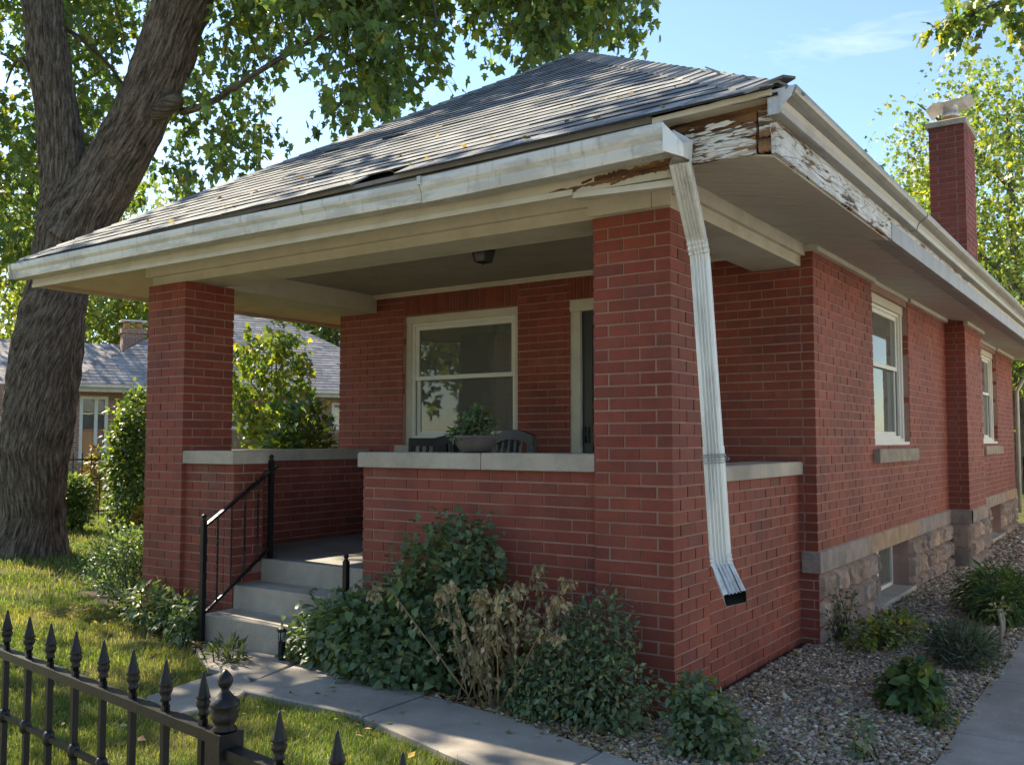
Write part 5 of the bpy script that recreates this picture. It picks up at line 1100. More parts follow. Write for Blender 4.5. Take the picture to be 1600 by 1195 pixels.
# the big maple left of the house
TB = at(42, 868, 12.35)
maple = thing('maple_tree', 'big old maple with a forked furrowed trunk left of the house', 'tree', (float(TB[0]), float(TB[1]), G0))
D0 = 12.3
def tp(*q): return [at(x, y, d) for x, y, d in q]
trunk_pts = tp((40, 892, D0), (42, 800, D0), (52, 700, D0), (70, 560, D0), (92, 450, D0), (108, 370, D0), (104, 290, D0), (88, 170, D0), (72, 70, D0), (64, -20, D0), (60, -160, D0 + 0.3), (85, -380, D0 + .8))
px2m = D0 / FPX
trunk_r = [x * px2m for x in (55, 51, 54, 50, 44, 43, 34, 31, 29, 28, 24, 15)]
rp = tp((108, 372, D0), (136, 335, D0), (180, 262, D0 - .05), (222, 180, D0 - .15), (252, 100, D0 - .3), (288, 0, D0 - .45), (330, -110, D0 - .7), (420, -260, D0 - 1.2)); rr_ = [x * px2m for x in (40, 42, 43, 41, 40, 40, 34, 20)]
stub = tp((250, 165, D0 - .4), (276, 160, D0 - .75), (284, 157, D0 - .85)); 
limb = tp((285, 175, D0 - .3), (330, 165, 11.4), (372, 133, 11.0), (450, 82, 10.7), (540, 34, 10.5), (640, -20, 10.3), (720, -40, 10.4), (800, -50, 10.6), (850, -60, 10.7))
limb2 = tp((330, -110, D0 - .7), (480, -90, 11.2), (640, -60, 11.0), (800, -30, 10.8), (880, 0, 10.9), (920, 25, 11), (950, 50, 11.1))
limb3 = tp((64, -20, D0), (20, -60, D0), (-60, 20, D0), (-120, 160, D0)); limb4 = tp((95, 40, D0), (150, 75, D0 + .6), (190, 125, D0 + 1.2), (215, 170, 13.8)); limb5 = tp((60, 150, D0), (30, 60, 12.6), (10, 130, 13)) 
bark_tube([(trunk_pts, trunk_r), (rp, rr_)], 'trunk', maple, 130, 0.03, 0.042)
bark_tube([(tp((240, 175, D0 - .3), (272, 160, D0 - .45), (285, 155, D0 - .5), (287, 154, D0 - .5)), [0.15, 0.10, 0.085, 0.002]), (limb, [0.05, 0.042, 0.036, 0.032, 0.028, 0.022, 0.018, 0.014, 0.008]), (limb2, [0.16, 0.10, 0.07, 0.05, 0.03, 0.02, 0.008]), (limb3, [0.14, 0.10, 0.07, 0.03]), (limb4, [0.035, 0.03, 0.022, 0.01]), (limb5, [0.04, 0.03, 0.01])]
          + [(tp((x, -60, d), (x + dx_, -10, d - .1), (x + dx_ * 1.6, y * 0.3, d - .2), (x + dx_ * 2.2, y * 0.6, d - .2)), [0.022, 0.016, 0.009, 0.004]) for x, dx_, y, d in ((400, 30, 200, 11), (520, 15, 190, 10.8), (590, 20, 170, 10.9), (660, 15, 130, 10.7), (740, 20, 90, 10.9), (830, 10, 110, 10.9), (150, 30, 260, 13), (250, 40, 250, 13.5), (330, 40, 220, 12))], 'branch', maple, 40, 0.08, 0.02)
LX = [-120, 0, 150, 200, 260, 330, 400, 430, 445, 505, 520, 560, 585, 620, 660, 695, 715, 760, 785, 815, 840, 870, 890, 930, 980, 1008, 1020]
LY = [430, 430, 420, 345, 330, 305, 250, 225, 90, 70, 185, 195, 150, 175, 130, 130, 80, 85, 45, 100, 120, 80, 40, 75, 75, 65, 40]
def canopy(n, xr, dens_noise):
    out = []
    while len(out) < n:
        x = rng.uniform(*xr); y = rng.uniform(-190, 1) ** 1 if rng.random() < 0.28 else rng.uniform(-60, 440)
        lo = np.interp(x, LX, LY)
        if y > lo - 25: continue
        d = rng.uniform(12.9, 17.0) if x < 300 else (rng.uniform(11.0, 14.5) if x < 440 else rng.uniform(9.9, 12.6))
        if x > 880 and y > -10 and rng.random() < 0.45: continue
        q = at(x, y, d); h = noise.noise(Vector(q) * 0.85) + 0.55 * noise.noise(Vector(q) * 2.1)
        if h < dens_noise - (0.22 if x < 120 else 0) + (0.10 if x > 430 else 0): continue
        out.append(q)
    return np.array(out)
MAPLE = [(0.14, 0.205, 0.062), (0.10, 0.16, 0.056), (0.235, 0.265, 0.06), (0.31, 0.28, 0.06)]
c1 = np.concatenate([canopy(950, (-110, 440), -0.02), canopy(600, (440, 1015), -0.10)])
arr = sprays(c1, 15, 0.42, (0.085, 0.15), 'maple', MAPLE, (5, 5, 1.5, 0.22), 0.9)
crown('crown', maple, arr, 'maple'); twigs(arr[5], maple, 0.006)
# upper crown above the frame: it shades the roof, the porch and the lawn
cc = np.array([TB[0] - 0.6, TB[1] + 0.0, 8.9]); d = unit(rng.normal(size=(760, 3))); q = cc + d * (rng.uniform(0.25, 1.0, (760, 1)) ** 0.5) * np.array([6.4, 6.2, 4.6]); q = q[(q[:, 2] > 4.8)]
pq = proj(q); q = q[(pq[:, 1] < -60) | (pq[:, 0] < -150) | (pq[:, 2] < 0)]
q = q[[noise.noise(Vector(p) * 0.75) > 0.02 for p in q]]
arr = sprays(q, 24, 0.75, (0.14, 0.24), 'clump', MAPLE, (5, 5, 2, 0.5), 0.5); crown('upper_crown', maple, arr, 'clump')

def simple_tree(name, label, base, h, rx, rz, n, cols, wts, leaf=(0.16, 0.30), group='trees in the background', trunk=0.16, zc=0.62, per=10, spread=0.8, seed=0, shape='clump', thresh=-0.25, limbs=7, cr=None):
    t = thing(name, label, 'tree', (base[0], base[1], G0), group); b = np.array([base[0], base[1], G0]); top = b + [0, 0, h]
    L = [([b, b + [0.05, 0, h * 0.25], b + [0.12, 0.05, h * 0.55], b + [0.1, 0.0, h * 0.9]], [trunk * 1.15, trunk, trunk * 0.7, trunk * 0.15])]
    for k in range(limbs):
        a = k * 2.4 + seed; z = h * (0.28 + 0.5 * k / limbs); o = b + [0.05, 0, z]; r = rx * rng.uniform(0.55, 0.85); L.append(([o, o + [math.cos(a) * r * 0.5, math.sin(a) * r * 0.5, h * 0.10], o + [math.cos(a) * r, math.sin(a) * r, h * 0.17]], [trunk * 0.42, trunk * 0.28, trunk * 0.08]))
    bark_tube(L, 'trunk', t, 16, 0.3, 0.01)
    c = b + [0, 0, h * zc]; d = unit(rng.normal(size=(n * 2, 3))); q = c + d * (rng.uniform(0.2, 1.0, (n * 2, 1)) ** 0.45) * np.array([rx, rx, rz]); q = q[[noise.noise(Vector(p) * (1.7 / rx) * 1.6 + Vector((seed, 0, 0))) > thresh for p in q]][:n]; q = q[q[:, 2] > 0.3]
    arr = sprays(q, per, spread, leaf, shape, cols, wts, 0.4); crown('crown', t, arr, shape); return t
# ------------------------------------------------------------------ things behind: neighbour's house, garden, far trees
def nbpt(s, z): # local wall coordinate of the neighbour's house
    return s, z
NS = 1.5
nO = CAM[:2] + NS * (np.array([-16.8, 4.9]) - CAM[:2]); ang = math.radians(64.91)
nb = thing('neighbour_house', 'brick bungalow with grey shingle roof and paired chimney pots beyond the maple', 'house', (float(nO[0]), float(nO[1]), 0)); nb.rotation_euler = (0, 0, ang)
def npart(mb, name, mat, parent=None):
    o = mb.build(name, mat, None); o.parent = parent or nb; return o
zz = lambda z: 1.44 + NS * (z - 1.44)
X0, X1, DEP, ZE = -7.0, 13.5, 9.0, zz(2.50)
nwin = [(1.21 * NS - 0.42, 1.21 * NS + 0.12, zz(1.44), zz(2.10)), (1.48 * NS, 2.02 * NS, zz(1.0), zz(2.36)), (4.05 * NS, 4.93 * NS, zz(1.7), zz(2.34)), (5.75 * NS, 6.52 * NS, zz(1.75), zz(2.36)), (6.9 * NS, 7.6 * NS, zz(1.7), zz(2.34))]
mb = MB()
for a, b_, z0, z1 in wall_boxes(X0, X1, -0.1, ZE + 0.1, nwin): mb.box(a, b_, 0, 0.3, z0, z1)
mb.box(X0, X0 + 0.3, 0.3, DEP, -0.1, ZE + 0.1); mb.box(X1 - 0.3, X1, 0.3, DEP, -0.1, ZE + 0.1); mb.box(X0 + 0.3, X1 - 0.3, DEP - 0.3, DEP, -0.1, ZE + 0.1)
npart(mb, 'wall', M['farbrick'])
for i, (a, b_, z0, z1) in enumerate(nwin):
    mb = MB(); frame4(mb, (a, z0), (b_, z1), 0.09, -0.02, 0.12, 'X')
    if i == 1: mb.box(a + 0.42, a + 0.52, -0.01, 0.1, z0 + 0.5, z1 - 0.09)
    else: mb.box(a + 0.09, b_ - 0.09, 0.0, 0.1, (z0 + z1) / 2 - 0.03, (z0 + z1) / 2 + 0.03)
    w = npart(mb, 'window' if i != 1 else 'entrance', M['white'])
    if i == 1:
        npart(MB().box(a + 0.09, a + 0.42, 0.06, 0.1, z0 + 0.09, z0 + 0.95), 'door_panel', M['clay'], w); npart(MB().box(a + 0.09, a + 0.42, 0.065, 0.075, z0 + 0.95, z1 - 0.09), 'pane', M['glass'], w); npart(MB().box(a + 0.52, b_ - 0.09, 0.065, 0.075, z0 + 0.09, z1 - 0.09), 'pane', M['glass'], w)
    else: npart(MB().box(a + 0.09, b_ - 0.09, 0.06, 0.07, z0 + 0.09, z1 - 0.09), 'pane', M['glass'], w)
    npart(MB().box(a, b_, 0.25, 0.29, z0, z1), 'blind', M['curtain'] if i not in (2, 3) else M['trim'], w)
ov = 0.55; ze = zz(2.60); rz_ = 6.6; WX0 = X0; X0 = 2.3
npart(MB().box(X0 - ov, X1 + ov, -ov, -ov + 0.05, ze - 0.24, ze + 0.02), 'fascia', M['trim']); npart(MB().box(X0 - ov, X1 + ov, -ov + 0.05, 0.0, ze - 0.2, ze - 0.17), 'soffit', M['trim'])
npart(MB().box(X0 - ov, X1 + ov, -ov - 0.11, -ov - 0.003, ze - 0.1, ze + 0.03), 'gutter', M['gutter'])
def lshingle(mb, e0, e1, r0, r1, expo, wid):
    global SH
    keep = SH; SH = []; shingles(e0, e1, r0, r1, expo, wid)
    for it in SH:
        k = 1.15; mb.hexa(it[0], (it[1][0] * k * 1.12, it[1][1] * k, it[1][2] * k * 0.93))
    SH = keep
a0, a1, b0, b1 = (X0 - ov, -ov - 0.1, ze + 0.03), (X1 + ov, -ov - 0.1, ze + 0.03), (X0 - ov, DEP + ov, ze + 0.03), (X1 + ov, DEP + ov, ze + 0.03)
r0, r1 = (7.2, DEP / 2, rz_), (X1 - 4.7, DEP / 2, rz_)
lo = lambda p: (p[0], p[1], p[2] - 0.03)
nroof = npart(MB().poly([lo(p) for p in (a0, a1, b1, b0, r0, r1)], [(0, 1, 5, 4), (1, 2, 5), (2, 3, 4, 5), (3, 0, 4)]), 'roof', M['deck'])
mb = MB(); lshingle(mb, a0, a1, r0, r1, 0.19, (0.3, 0.6)); lshingle(mb, b0, a0, r0, r0, 0.19, (0.3, 0.6)); lshingle(mb, a1, b1, r1, r1, 0.19, (0.3, 0.6)); o = npart(mb, 'shingle_field', M['shingle'], nroof); o['kind'] = 'stuff'
# front wing with its own ridge, seen left of the pier
wy = 0.6
fw_ = npart(MB().poly([(-9.5, wy, ze), (4.6, wy, ze), (4.6, 8.4, ze), (-9.5, 8.4, ze), (-9.0, 4.5, 4.86), (4.6, 4.5, 4.86)], [(0, 1, 5, 4), (1, 2, 5), (2, 3, 4, 5), (3, 0, 4)]), 'wing_roof', M['deck'])
mb = MB(); lshingle(mb, (-9.5, wy - 0.02, ze + 0.03), (4.5, wy - 0.02, ze + 0.03), (-9.0, 4.48, 4.9), (4.5, 4.48, 4.9), 0.19, (0.3, 0.6)); o = npart(mb, 'shingle_field', M['shingle'], fw_); o['kind'] = 'stuff'
npart(MB().box(-9.5, 1.7, wy - 0.1, wy - 0.02, ze - 0.22, ze + 0.02), 'wing_gutter', M['gutter'])
mb = MB(); cx_, cy_ = 4.15, 3.0; mb.box(cx_ - 0.36, cx_ + 0.36, cy_ - 0.3, cy_ + 0.3, 3.6, 5.15); mb.box(cx_ - 0.42, cx_ + 0.42, cy_ - 0.36, cy_ + 0.36, 5.15, 5.32); nch = npart(mb, 'chimney', M['farbrick'])
for s_ in (-0.2, 0.18): npart(MB().lathe((cx_ + s_, cy_, 5.32), [(0.13, 0), (0.115, 0.24)], 12), 'chimney_pot', M['clay'], nch)
npart(MB().box(cx_ - 0.42, cx_ + 0.42, cy_ - 0.3, cy_ + 0.3, 5.57, 5.62), 'cap_slab', M['white'], nch)

# wooden fence seen through the porch
wf_ = thing('wooden_fence', 'weathered grey board fence glimpsed through the porch opening', 'fence', (-15, 9, G0))
A_ = at(330, 690, 19.0); B2 = at(560, 690, 19.8); dv = (B2 - A_)[:2]; LL = np.linalg.norm(dv); dv = dv / LL; k = 0; s = 0.0
while s < LL:
    w = random.uniform(0.125, 0.14); p = A_[:2] + dv * s; q = A_[:2] + dv * (s + w - 0.008); c = random.uniform(0.75, 1.2); col = (0.20 * c, 0.165 * c, 0.13 * c)
    MB().bar((*((p + q) / 2), G0), (*((p + q) / 2), 1.62 + random.uniform(-0.02, 0.02)), w - 0.008, 0.02, (-dv[1], dv[0], 0), col).build('board', M['woodfence'], wf_); s += w
for z in (0.4, 1.3): MB().bar((*A_[:2] + np.array([-dv[1], dv[0]]) * 0.05, z), (*B2[:2] + np.array([-dv[1], dv[0]]) * 0.05, z), 0.04, 0.09, (0, 0, 1), (0.18, 0.15, 0.12)).build('rail', M['woodfence'], wf_)

# iron fences in the distance
def small_fence(name, label, A_, B2, h, sp=0.12):
    t = thing(name, label, 'fence', (float(A_[0]), float(A_[1]), G0), None); d = np.array(B2) - np.array(A_); L = np.linalg.norm(d); d = d / L
    n = int(L / sp)
    for i in range(n + 1):
        p = np.array(A_) + d * i * sp; MB().bar((*p, G0), (*p, G0 + h + (0.06 if i % 8 == 0 else 0.0)), 0.05 if i % 8 == 0 else 0.018, 0.05 if i % 8 == 0 else 0.018, (d[0], d[1], 0)).build('post' if i % 8 == 0 else 'picket', M['iron'], t)
    for z in (0.15, h * 0.62, h - 0.12): MB().bar((*A_, G0 + z), (*B2, G0 + z), 0.03, 0.03).build('rail', M['iron'], t)
    return t
small_fence('garden_fence', 'low black iron fence behind the shrubs by the neighbour house', at(70, 740, 17.5)[:2], at(232, 740, 18.6)[:2], 1.25, 0.16)
small_fence('iron_fence', 'black iron fence at the far rear corner of the house', (0.20, 14.15), (3.2, 14.4), 1.15, 0.13)

def shrub(name, label, px, base_y, depth, w, h, n, shape, size, cols, wts, group='shrubs along the left side of the yard'):
    c = at(px, 690, depth); s = depth / FPX; rx = w * s / 2; H = h * s; b = [(c[0], c[1], G0 + H * 0.45, rx, rx * 0.8, H * 0.5), (c[0] + rx * 0.3, c[1], G0 + H * 0.72, rx * 0.6, rx * 0.6, H * 0.34), (c[0] - rx * 0.4, c[1], G0 + H * 0.6, rx * 0.55, rx * 0.5, H * 0.3)]
    return plant(name, label, 'shrub', b, n, shape, size, cols, wts, 30, droop=0.1, group=group, base=(c[0], c[1], G0), jit=0.35)
shrub('upright_shrub', 'tall upright shrub with yellowing tips left of the porch pier', 206, 790, 15.0, 92, 215, 3600, 'oval', (0.07, 0.14), GREEN + YEL[:2], (4, 4, 4, 2, 0.8))
shrub('low_shrub', 'low bright green bush beside the maple trunk', 117, 790, 15.5, 66, 85, 1500, 'oval', (0.07, 0.13), GREEN + [(0.13, 0.17, 0.04)], (4, 3, 4, 2))
shrub('orange_shrub', 'small orange-yellow bush at the foot of the left pier', 226, 795, 14.5, 40, 45, 500, 'oval', (0.06, 0.11), [(0.28, 0.17, 0.03), (0.20, 0.18, 0.03), (0.30, 0.10, 0.03)], (3, 3, 1))
shrub('rounded_shrub', 'bright rounded shrub seen over the left parapet', 468, 760, 11.5, 130, 245, 2400, 'oval', (0.09, 0.17), GREEN + [(0.15, 0.20, 0.04)], (4, 4, 4, 2))
shrub('flowering_shrub', 'low orange-leaved bush behind the iron garden fence', 148, 775, 19.5, 40, 100, 500, 'oval', (0.08, 0.14), [(0.26, 0.15, 0.04), (0.16, 0.16, 0.04)], (1, 1))
c = at(420, 690, 13.5); simple_tree('young_tree', 'young yellow-green tree seen through the left porch opening', (c[0], c[1]), 3.35, 0.58, 1.10, 190, YEL + [(0.11, 0.17, 0.045)], (4, 2, 4, 3), (0.06, 0.11), None, 0.03, 0.70, 11, 0.26, 3, 'maple', -0.3, 5)
def bt(px, depth, h, rx, lab, cols, wts, n=700, seed=0, leaf=(0.28, 0.5), trunk=0.2, thresh=-0.22, zc=0.62, rzf=0.40):
    c = at(px, 690, depth); return simple_tree('background_tree', lab, (c[0], c[1]), h, rx, h * rzf, n, cols, wts, leaf, 'trees in the background', trunk, zc, 10, 1.1, seed, 'clump', thresh)
TG = [(0.17, 0.225, 0.06), (0.12, 0.175, 0.05), (0.25, 0.275, 0.06), (0.32, 0.31, 0.07)]
bt(30, 40, 13.5, 6.5, 'broad yellow-green tree far behind the maple trunk', TG, (4, 3, 4, 2), 900, 1, (0.18, 0.32), 0.2, -0.08)
bt(178, 46, 14.5, 5.5, 'tall sunlit tree behind the neighbour chimney', TG, (4, 3, 4, 2), 900, 5, (0.18, 0.32), 0.2, -0.08)
bt(330, 48, 13.5, 6, 'leafy tree behind the neighbour roof, seen over the porch roof edge', TG, (4, 4, 3, 1), 900, 9, (0.18, 0.32), 0.2, -0.08)
bt(520, 44, 9.5, 4.5, 'dark leafy tree behind the house, seen through the porch', TG, (3, 5, 2, 1), 420, 12)
bt(1585, 27, 12.6, 4.3, 'large sunlit tree behind the brick chimney', TG, (5, 4, 3, 0.8), 2400, 21, (0.11, 0.20), 0.22, -0.16, 0.58, 0.44)
bt(1470, 34, 11.2, 3.2, 'smaller tree behind the chimney at the roof edge', TG, (5, 4, 3, 0.8), 1300, 25, (0.12, 0.22), 0.18, -0.25, 0.60, 0.40)
# overhanging branch of a tree standing right of the frame
ot = thing('overhanging_tree', 'leafy branch of a tree reaching in at the top right', 'tree', (6.6, 1.2, G0))
lb = [np.array([6.6, 1.2, G0]), np.array([6.55, 1.4, 3.0]), np.array([6.4, 2.0, 5.0]), at(1760, -60, 9.8), at(1640, -25, 9.5), at(1560, -5, 9.3), at(1500, 30, 9.2)]
bark_tube([(lb, [0.3, 0.25, 0.2, 0.09, 0.05, 0.03, 0.012])], 'trunk', ot, 24, 0.15, 0.01)
pts = [at(rng.uniform(1470, 1690), rng.uniform(-70, 22), rng.uniform(8.9, 10.1)) for _ in range(34)] + [at(1525 + rng.normal() * 10, rng.uniform(10, 55), 9.3) for _ in range(9)] + [at(1592 + rng.normal() * 8, rng.uniform(0, 38), 9.3) for _ in range(6)] + [at(1480 + rng.normal() * 9, rng.uniform(25, 48), 9.2) for _ in range(7)]
up_ = np.array([6.6, 2.0, 7.6]); pts += [up_ + rng.normal(size=3) * [1.6, 1.6, 1.2] for _ in range(160)]
arr = sprays(np.array(pts), 11, 0.22, (0.075, 0.125), 'maple', MAPLE, (4, 3, 4, 2), 0.8); crown('crown', ot, arr, 'maple'); twigs(arr[5], ot, 0.004)

# white house behind, glimpsed past the rear corner; white house to the right, reflected in the side windows
def plain_house(name, label, x0, x1, y0, y1, h, rh):
    t = thing(name, label, 'house', (x0, y0, 0)); 
    mb = MB(); z = G0
    mb.box(x0, x1, y0, y1, G0, h); wl_ = mb.build('wall', M['siding'], t)
    k = 0; mb = MB()
    while z < h - 0.1: mb.box(x0 - 0.012, x1 + 0.012, y0 - 0.012, y1 + 0.012, z + 0.004, z + 0.10); z += 0.19
    mb.build('siding_board', M['siding'], wl_, 'stuff')
    o = 0.5; MB().poly([(x0 - o, y0 - o, h), (x1 + o, y0 - o, h), (x1 + o, y1 + o, h), (x0 - o, y1 + o, h), ((x0 + x1) / 2, y0 - o, h + rh), ((x0 + x1) / 2, y1 + o, h + rh)], [(0, 4, 5, 3), (4, 1, 2, 5), (0, 1, 4), (2, 3, 5), (3, 2, 1, 0)], (0.12, 0.11, 0.11)).build('roof', M['shingle'], t)
    for (xx, yy, ax) in ((x0 - 0.03, y0 + 2, 'Y'), (x0 - 0.03, y0 + 6, 'Y'), ((x0 + x1) / 2 - 1.8, y0 - 0.03, 'X'), ((x0 + x1) / 2 + 1.2, y0 - 0.03, 'X')):
        mb = MB()
        if ax == 'Y': mb.box(xx - 0.04, xx + 0.02, yy, yy + 1.0, 1.2, 2.7); w = mb.build('window', M['white'], t); MB().box(xx - 0.05, xx - 0.042, yy + 0.1, yy + 0.9, 1.3, 2.6).build('pane', M['door'], w)
        else: mb.box(xx, xx + 1.0, yy - 0.04, yy + 0.02, 1.2, 2.7); w = mb.build('window', M['white'], t); MB().box(xx + 0.1, xx + 0.9, yy - 0.05, yy - 0.042, 1.3, 2.6).build('pane', M['door'], w)
    return t
plain_house('white_house', 'white sided house glimpsed past the far rear corner', -3.5, 4.5, 34, 42, 4.2, 2.6)
plain_house('white_house', 'white sided house standing across the side yard, reflected in the side windows', 7.2, 14.5, 2.5, 20, 4.0, 2.5)
# trees across the street (seen only as reflections)
for k, (x, y, h, r) in enumerate(((-22, -22, 12, 5.5), (-12, -24, 13, 6), (0, -23, 12, 5.5), (-33, -14, 12, 6))):
    simple_tree('street_tree', 'leafy tree across the street, mirrored in the front window', (x, y), h, r, h * 0.4, 420, TG, (4, 4, 3, 1), (0.3, 0.55), 'trees across the street', 0.25, 0.6, 10, 1.2, 30 + k)

# ------------------------------------------------------------------ grass, gravel, fallen leaves
def in_poly(P, poly):
    x, y = P[:, 0], P[:, 1]; ins = np.zeros(len(P), bool); n = len(poly)
    for i in range(n):
        x0, y0 = poly[i]; x1, y1 = poly[(i + 1) % n]; c = ((y0 > y) != (y1 > y)) & (x < (x1 - x0) * (y - y0) / (y1 - y0 + 1e-12) + x0); ins ^= c
    return ins
def bedy(x): return np.interp(x, [p[0] for p in BED], [p[1] for p in BED])
def grsy(x): return np.interp(x, [p[0] for p in GRS], [p[1] for p in GRS])
LAND = [(-3.97, -0.03), (-3.45, -0.46), (-2.98, -0.70)] + [tuple(q) for q in Q[1:6]] + [(-2.36, -0.98), (-1.0, 0.5), (-3.0, 1.5)]
def lawn_ok(P):
    x, y = P[:, 0], P[:, 1]; wob = np.array([0.035 * noise.noise((a * 5, b * 5, 0)) + 0.02 * noise.noise((a * 17, b * 17, 3)) for a, b in P])
    ok = ~in_poly(P, LAND)
    ok &= ~((x > -2.42) & (y > grsy(x) - 0.015 + wob)); ok &= ~((x > -5.9) & (x < -3.4) & (y > 0.35 - 0.42 * (x + 5.2) / 1.4 * 0.9 + wob * 2) & (y < 20))
    ok &= ~((x >= -6.75) & (x <= -5.1) & (y > 0.62 - 0.33 * (x + 6.7) + wob * 2) & (y < 20)); ok &= ~((x > -4.9) & (y > 0)); ok &= x < 1.26
    return ok
def blades(n_try, region, h, w, jit=1.0):
    P = np.stack([rng.uniform(region[0], region[1], n_try), rng.uniform(region[2], region[3], n_try)], 1); q = proj(np.c_[P, np.full(n_try, G0)])
    k = (q[:, 2] > 0.5) & (q[:, 0] > -60) & (q[:, 0] < 1660) & (q[:, 1] < 1290); P = P[k]; P = P[lawn_ok(P)]
    patch = np.array([noise.noise((a * 1.3, b * 1.3, 9)) for a, b in P]); keep = rng.uniform(size=len(P)) < np.clip(0.8 + patch * 0.9, 0.15, 1); return P[keep], patch[keep]
sets = []
for n_try, reg, h, w in ((150000, (-2.4, 1.26, -3.6, -0.9), (0.018, 0.048), 0.0030), (150000, (-6.5, -2.3, -3.4, 0.7), (0.02, 0.052), 0.0038), (110000, (-13, -3.6, -2.5, 6.0), (0.03, 0.07), 0.0065), (60000, (-26, -6, 0.5, 16), (0.05, 0.11), 0.013)):
    P, pa = blades(n_try, reg, h, w); n = len(P); sets.append((P, pa, rng.uniform(*h, n) * (0.75 + 0.5 * rng.random(n)), np.full(n, w)))
P = np.concatenate([s[0] for s in sets]); pa = np.concatenate([s[1] for s in sets]); H = np.concatenate([s[2] for s in sets]); Wd = np.concatenate([s[3] for s in sets]); n = len(P)
a = rng.uniform(0, 2 * math.pi, n); dirx = np.stack([np.cos(a), np.sin(a), np.zeros(n)], 1); lean = np.stack([np.cos(a + 1.4), np.sin(a + 1.4), np.zeros(n)], 1) * (rng.uniform(0.2, 1.1, n) * H)[:, None]
b = np.c_[P, np.full(n, G0 - 0.02)]; up = np.array([0, 0, 1.0])
V = np.stack([b - dirx * Wd[:, None] / 2, b + dirx * Wd[:, None] / 2, b + lean * 0.35 + up * (H * 0.65)[:, None] + dirx * Wd[:, None] * 0.4, b + lean * 0.35 + up * (H * 0.65)[:, None] - dirx * Wd[:, None] * 0.4, b + lean + up * (H * 0.98)[:, None]], 1)
base_i = np.arange(n) * 5; F = np.concatenate([np.stack([base_i, base_i + 1, base_i + 2], 1), np.stack([base_i, base_i + 2, base_i + 3], 1), np.stack([base_i + 3, base_i + 2, base_i + 4], 1)], 0)
gc = palette(n, [(0.085, 0.135, 0.035), (0.12, 0.17, 0.045), (0.20, 0.19, 0.09), (0.28, 0.25, 0.14)], (5, 4, 1.4, 0.8), 0.3); gc = gc * (1 + 0.35 * pa[:, None]) + np.clip(0.05 - pa, 0, 1)[:, None] * np.array([0.26, 0.19, 0.09])
me = npmesh('grass', V.reshape(-1, 3), F, M['grass'], np.tile(gc, (3, 1)))
go = link('grass', me, None, None, 'stuff', 'short mown grass with dry patches and sunlit blades'); go['category'] = 'grass'

# pebbles: low-poly stones, three shared outlines with random turn and scale
PH = (1 + 5 ** 0.5) / 2
ICO = unit(np.array([(-1, PH, 0), (1, PH, 0), (-1, -PH, 0), (1, -PH, 0), (0, -1, PH), (0, 1, PH), (0, -1, -PH), (0, 1, -PH), (PH, 0, -1), (PH, 0, 1), (-PH, 0, -1), (-PH, 0, 1)], float))
ICF = np.array([(0, 11, 5), (0, 5, 1), (0, 1, 7), (0, 7, 10), (0, 10, 11), (1, 5, 9), (5, 11, 4), (11, 10, 2), (10, 7, 6), (7, 1, 8), (3, 9, 4), (3, 4, 2), (3, 2, 6), (3, 6, 8), (3, 8, 9), (4, 9, 5), (2, 4, 11), (6, 2, 10), (8, 6, 7), (9, 8, 1)])
def pebbles(P, size, cols):
    n = len(P); a = rng.uniform(0, 2 * math.pi, n); c, s = np.cos(a), np.sin(a); sc = np.stack([rng.uniform(0.8, 1.35, n), rng.uniform(0.7, 1.0, n), rng.uniform(0.4, 0.7, n)], 1) * size[:, None]
    L = ICO[None] * (1 + rng.uniform(-0.16, 0.16, (n, 12, 1))) * sc[:, None, :]; X = L[..., 0] * c[:, None] - L[..., 1] * s[:, None]; Y = L[..., 0] * s[:, None] + L[..., 1] * c[:, None]
    tilt = rng.normal(size=(n, 2)) * 0.25; Z = L[..., 2] + X * tilt[:, :1] + Y * tilt[:, 1:]
    V = np.stack([X, Y, Z], -1) + P[:, None, :]; F = (ICF[None] + (np.arange(n) * 12)[:, None, None]).reshape(-1, 3); return V.reshape(-1, 3), F, np.repeat(cols, 20, 0)
def gravel_pts(n, reg):
    P = np.stack([rng.uniform(reg[0], reg[1], n), rng.uniform(reg[2], reg[3], n)], 1); x, y = P[:, 0], P[:, 1]
    ok = (x < 1.275 + 0.02 * rng.normal(size=n)) & (y > bedy(x) + 0.005 + 0.015 * rng.normal(size=n)) & ~((x < 0.02) & (y > -0.02)) & ~((x < 0.12) & (y > 2.2)) & ~((x < 0.34) & (y > 7.45) & (y < 8.8))
    return P[ok]
PS = []
for n, reg, sz in ((38000, (-0.05, 1.32, -1.1, 3.2), (0.007, 0.018)), (12000, (0.0, 1.32, 3.2, 7.5), (0.012, 0.026)), (5500, (0.05, 1.32, 7.5, 14.5), (0.018, 0.035)), (2600, (-1.0, -0.05, -0.8, -0.1), (0.006, 0.016))):
    P = gravel_pts(n, reg); z = G0 + 0.004 + np.abs(rng.normal(size=len(P))) * 0.007; PS.append((np.c_[P, z], rng.uniform(*sz, len(P)) ** 1.0))
P = np.concatenate([p for p, s in PS]); sz = np.concatenate([s for p, s in PS])
cols = palette(len(P), [(0.26, 0.19, 0.135), (0.36, 0.275, 0.195), (0.47, 0.38, 0.285), (0.60, 0.51, 0.40), (0.15, 0.115, 0.09), (0.36, 0.23, 0.125)], (5, 5, 3, 1.4, 2.4, 1.6))
V, F, C_ = pebbles(P, sz, cols); go = link('gravel', npmesh('gravel', V, F, M['pebble'], C_, True), None, None, 'stuff', 'mixed grey and tan pebbles covering the side bed'); go['category'] = 'gravel'

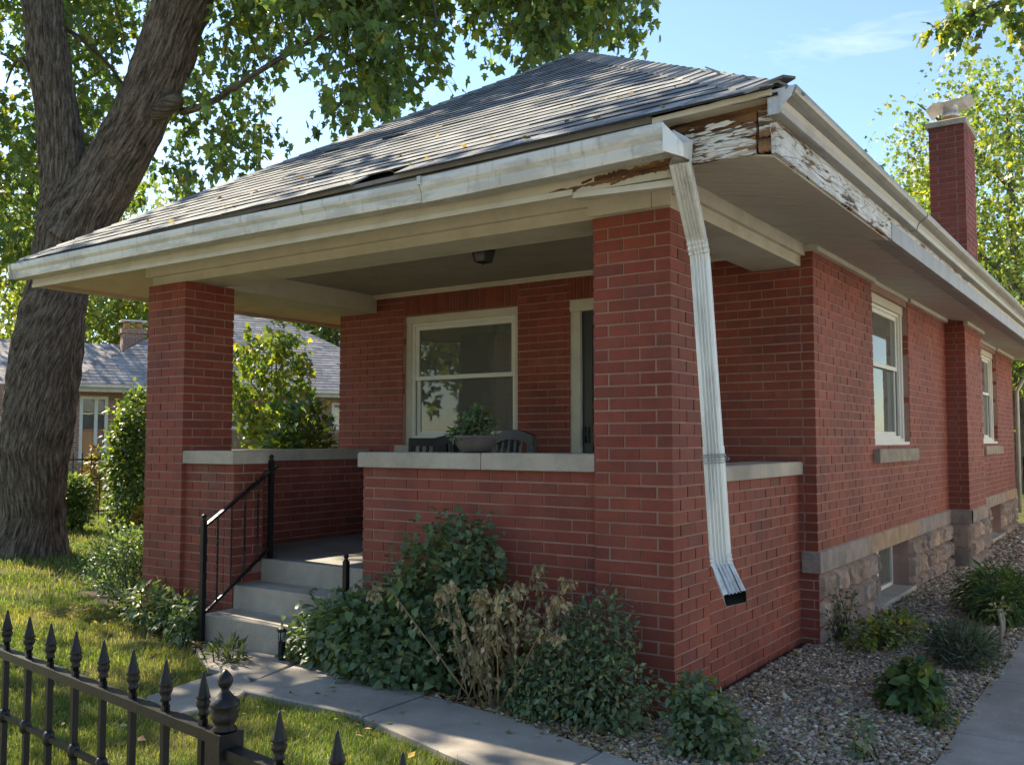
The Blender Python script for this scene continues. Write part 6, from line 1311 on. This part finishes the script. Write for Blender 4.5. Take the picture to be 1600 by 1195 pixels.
# fallen leaves
def litter(n, f): return np.array([f() for _ in range(n)])
L = []
for x, y in gravel_pts(5600, (-0.05, 1.3, -1.0, 7.0)): 
    if noise.noise((x * 2.2, y * 1.3, 4)) + rng.normal() * 0.25 > -0.02 or x < 0.35 and y > 2.2: L.append((x, y, G0 + 0.018))
for _ in range(900):
    x = rng.uniform(-2.65, 0.1); e = bedy(x); L.append((x, e + abs(rng.normal()) * 0.10 + 0.0, G0 + 0.016))
for _ in range(380): L.append((rng.uniform(-5.9, -3.75), rng.normal(0, 0.16) - 0.02 - 0.30 * 0 + np.interp(0, [0, 1], [0, 0]), G0 + 0.015))
L = [p for p in L if not (p[0] < -3.7 and (p[1] > 0.55))]
for _ in range(170):
    s = rng.uniform(0, 1); L.append((-4.15 + 0.75 * s + rng.normal() * 0.08, 0.02 - 0.42 * s + rng.normal() * 0.05, G0 + 0.028))
for _ in range(120): L.append((1.27 + rng.normal() * 0.03, rng.uniform(-1.0, 6), G0 + 0.028))
for _ in range(60): L.append((rng.uniform(-3.0, 1.2), rng.uniform(-1.3, -0.3), G0 + 0.026))
for _ in range(260):
    x, y = rng.uniform(-9, 1.2), rng.uniform(-3.2, 3)
    if lawn_ok(np.array([[x, y]]))[0]: L.append((x, y, G0 + 0.045))
for _ in range(46):
    q = FL + (FR - FL) * rng.uniform(0.02, 0.98); t = rng.uniform(0.0, 0.5) ** 2; q = q + (AP - q) * t + np.array([0, -0.01, 0.028]); L.append(tuple(q))
L = np.array(L); n = len(L)
me = leaf_mesh('fallen_leaves', L, rng.normal(size=(n, 3)) * [1, 1, 0.22], rng.normal(size=(n, 3)) * 0.35 + [0, 0, 1], rng.uniform(0.024, 0.065, n), 'oval', palette(n, [(0.40, 0.30, 0.17), (0.24, 0.16, 0.085), (0.42, 0.30, 0.08), (0.42, 0.37, 0.27), (0.14, 0.09, 0.055)], (5, 4, 1.6, 2.5, 3)), M['dry'])
fo = link('fallen_leaves', me, None, None, 'stuff', 'dry tan and yellow fallen leaves scattered on bed, gravel and lawn'); fo['category'] = 'leaves'
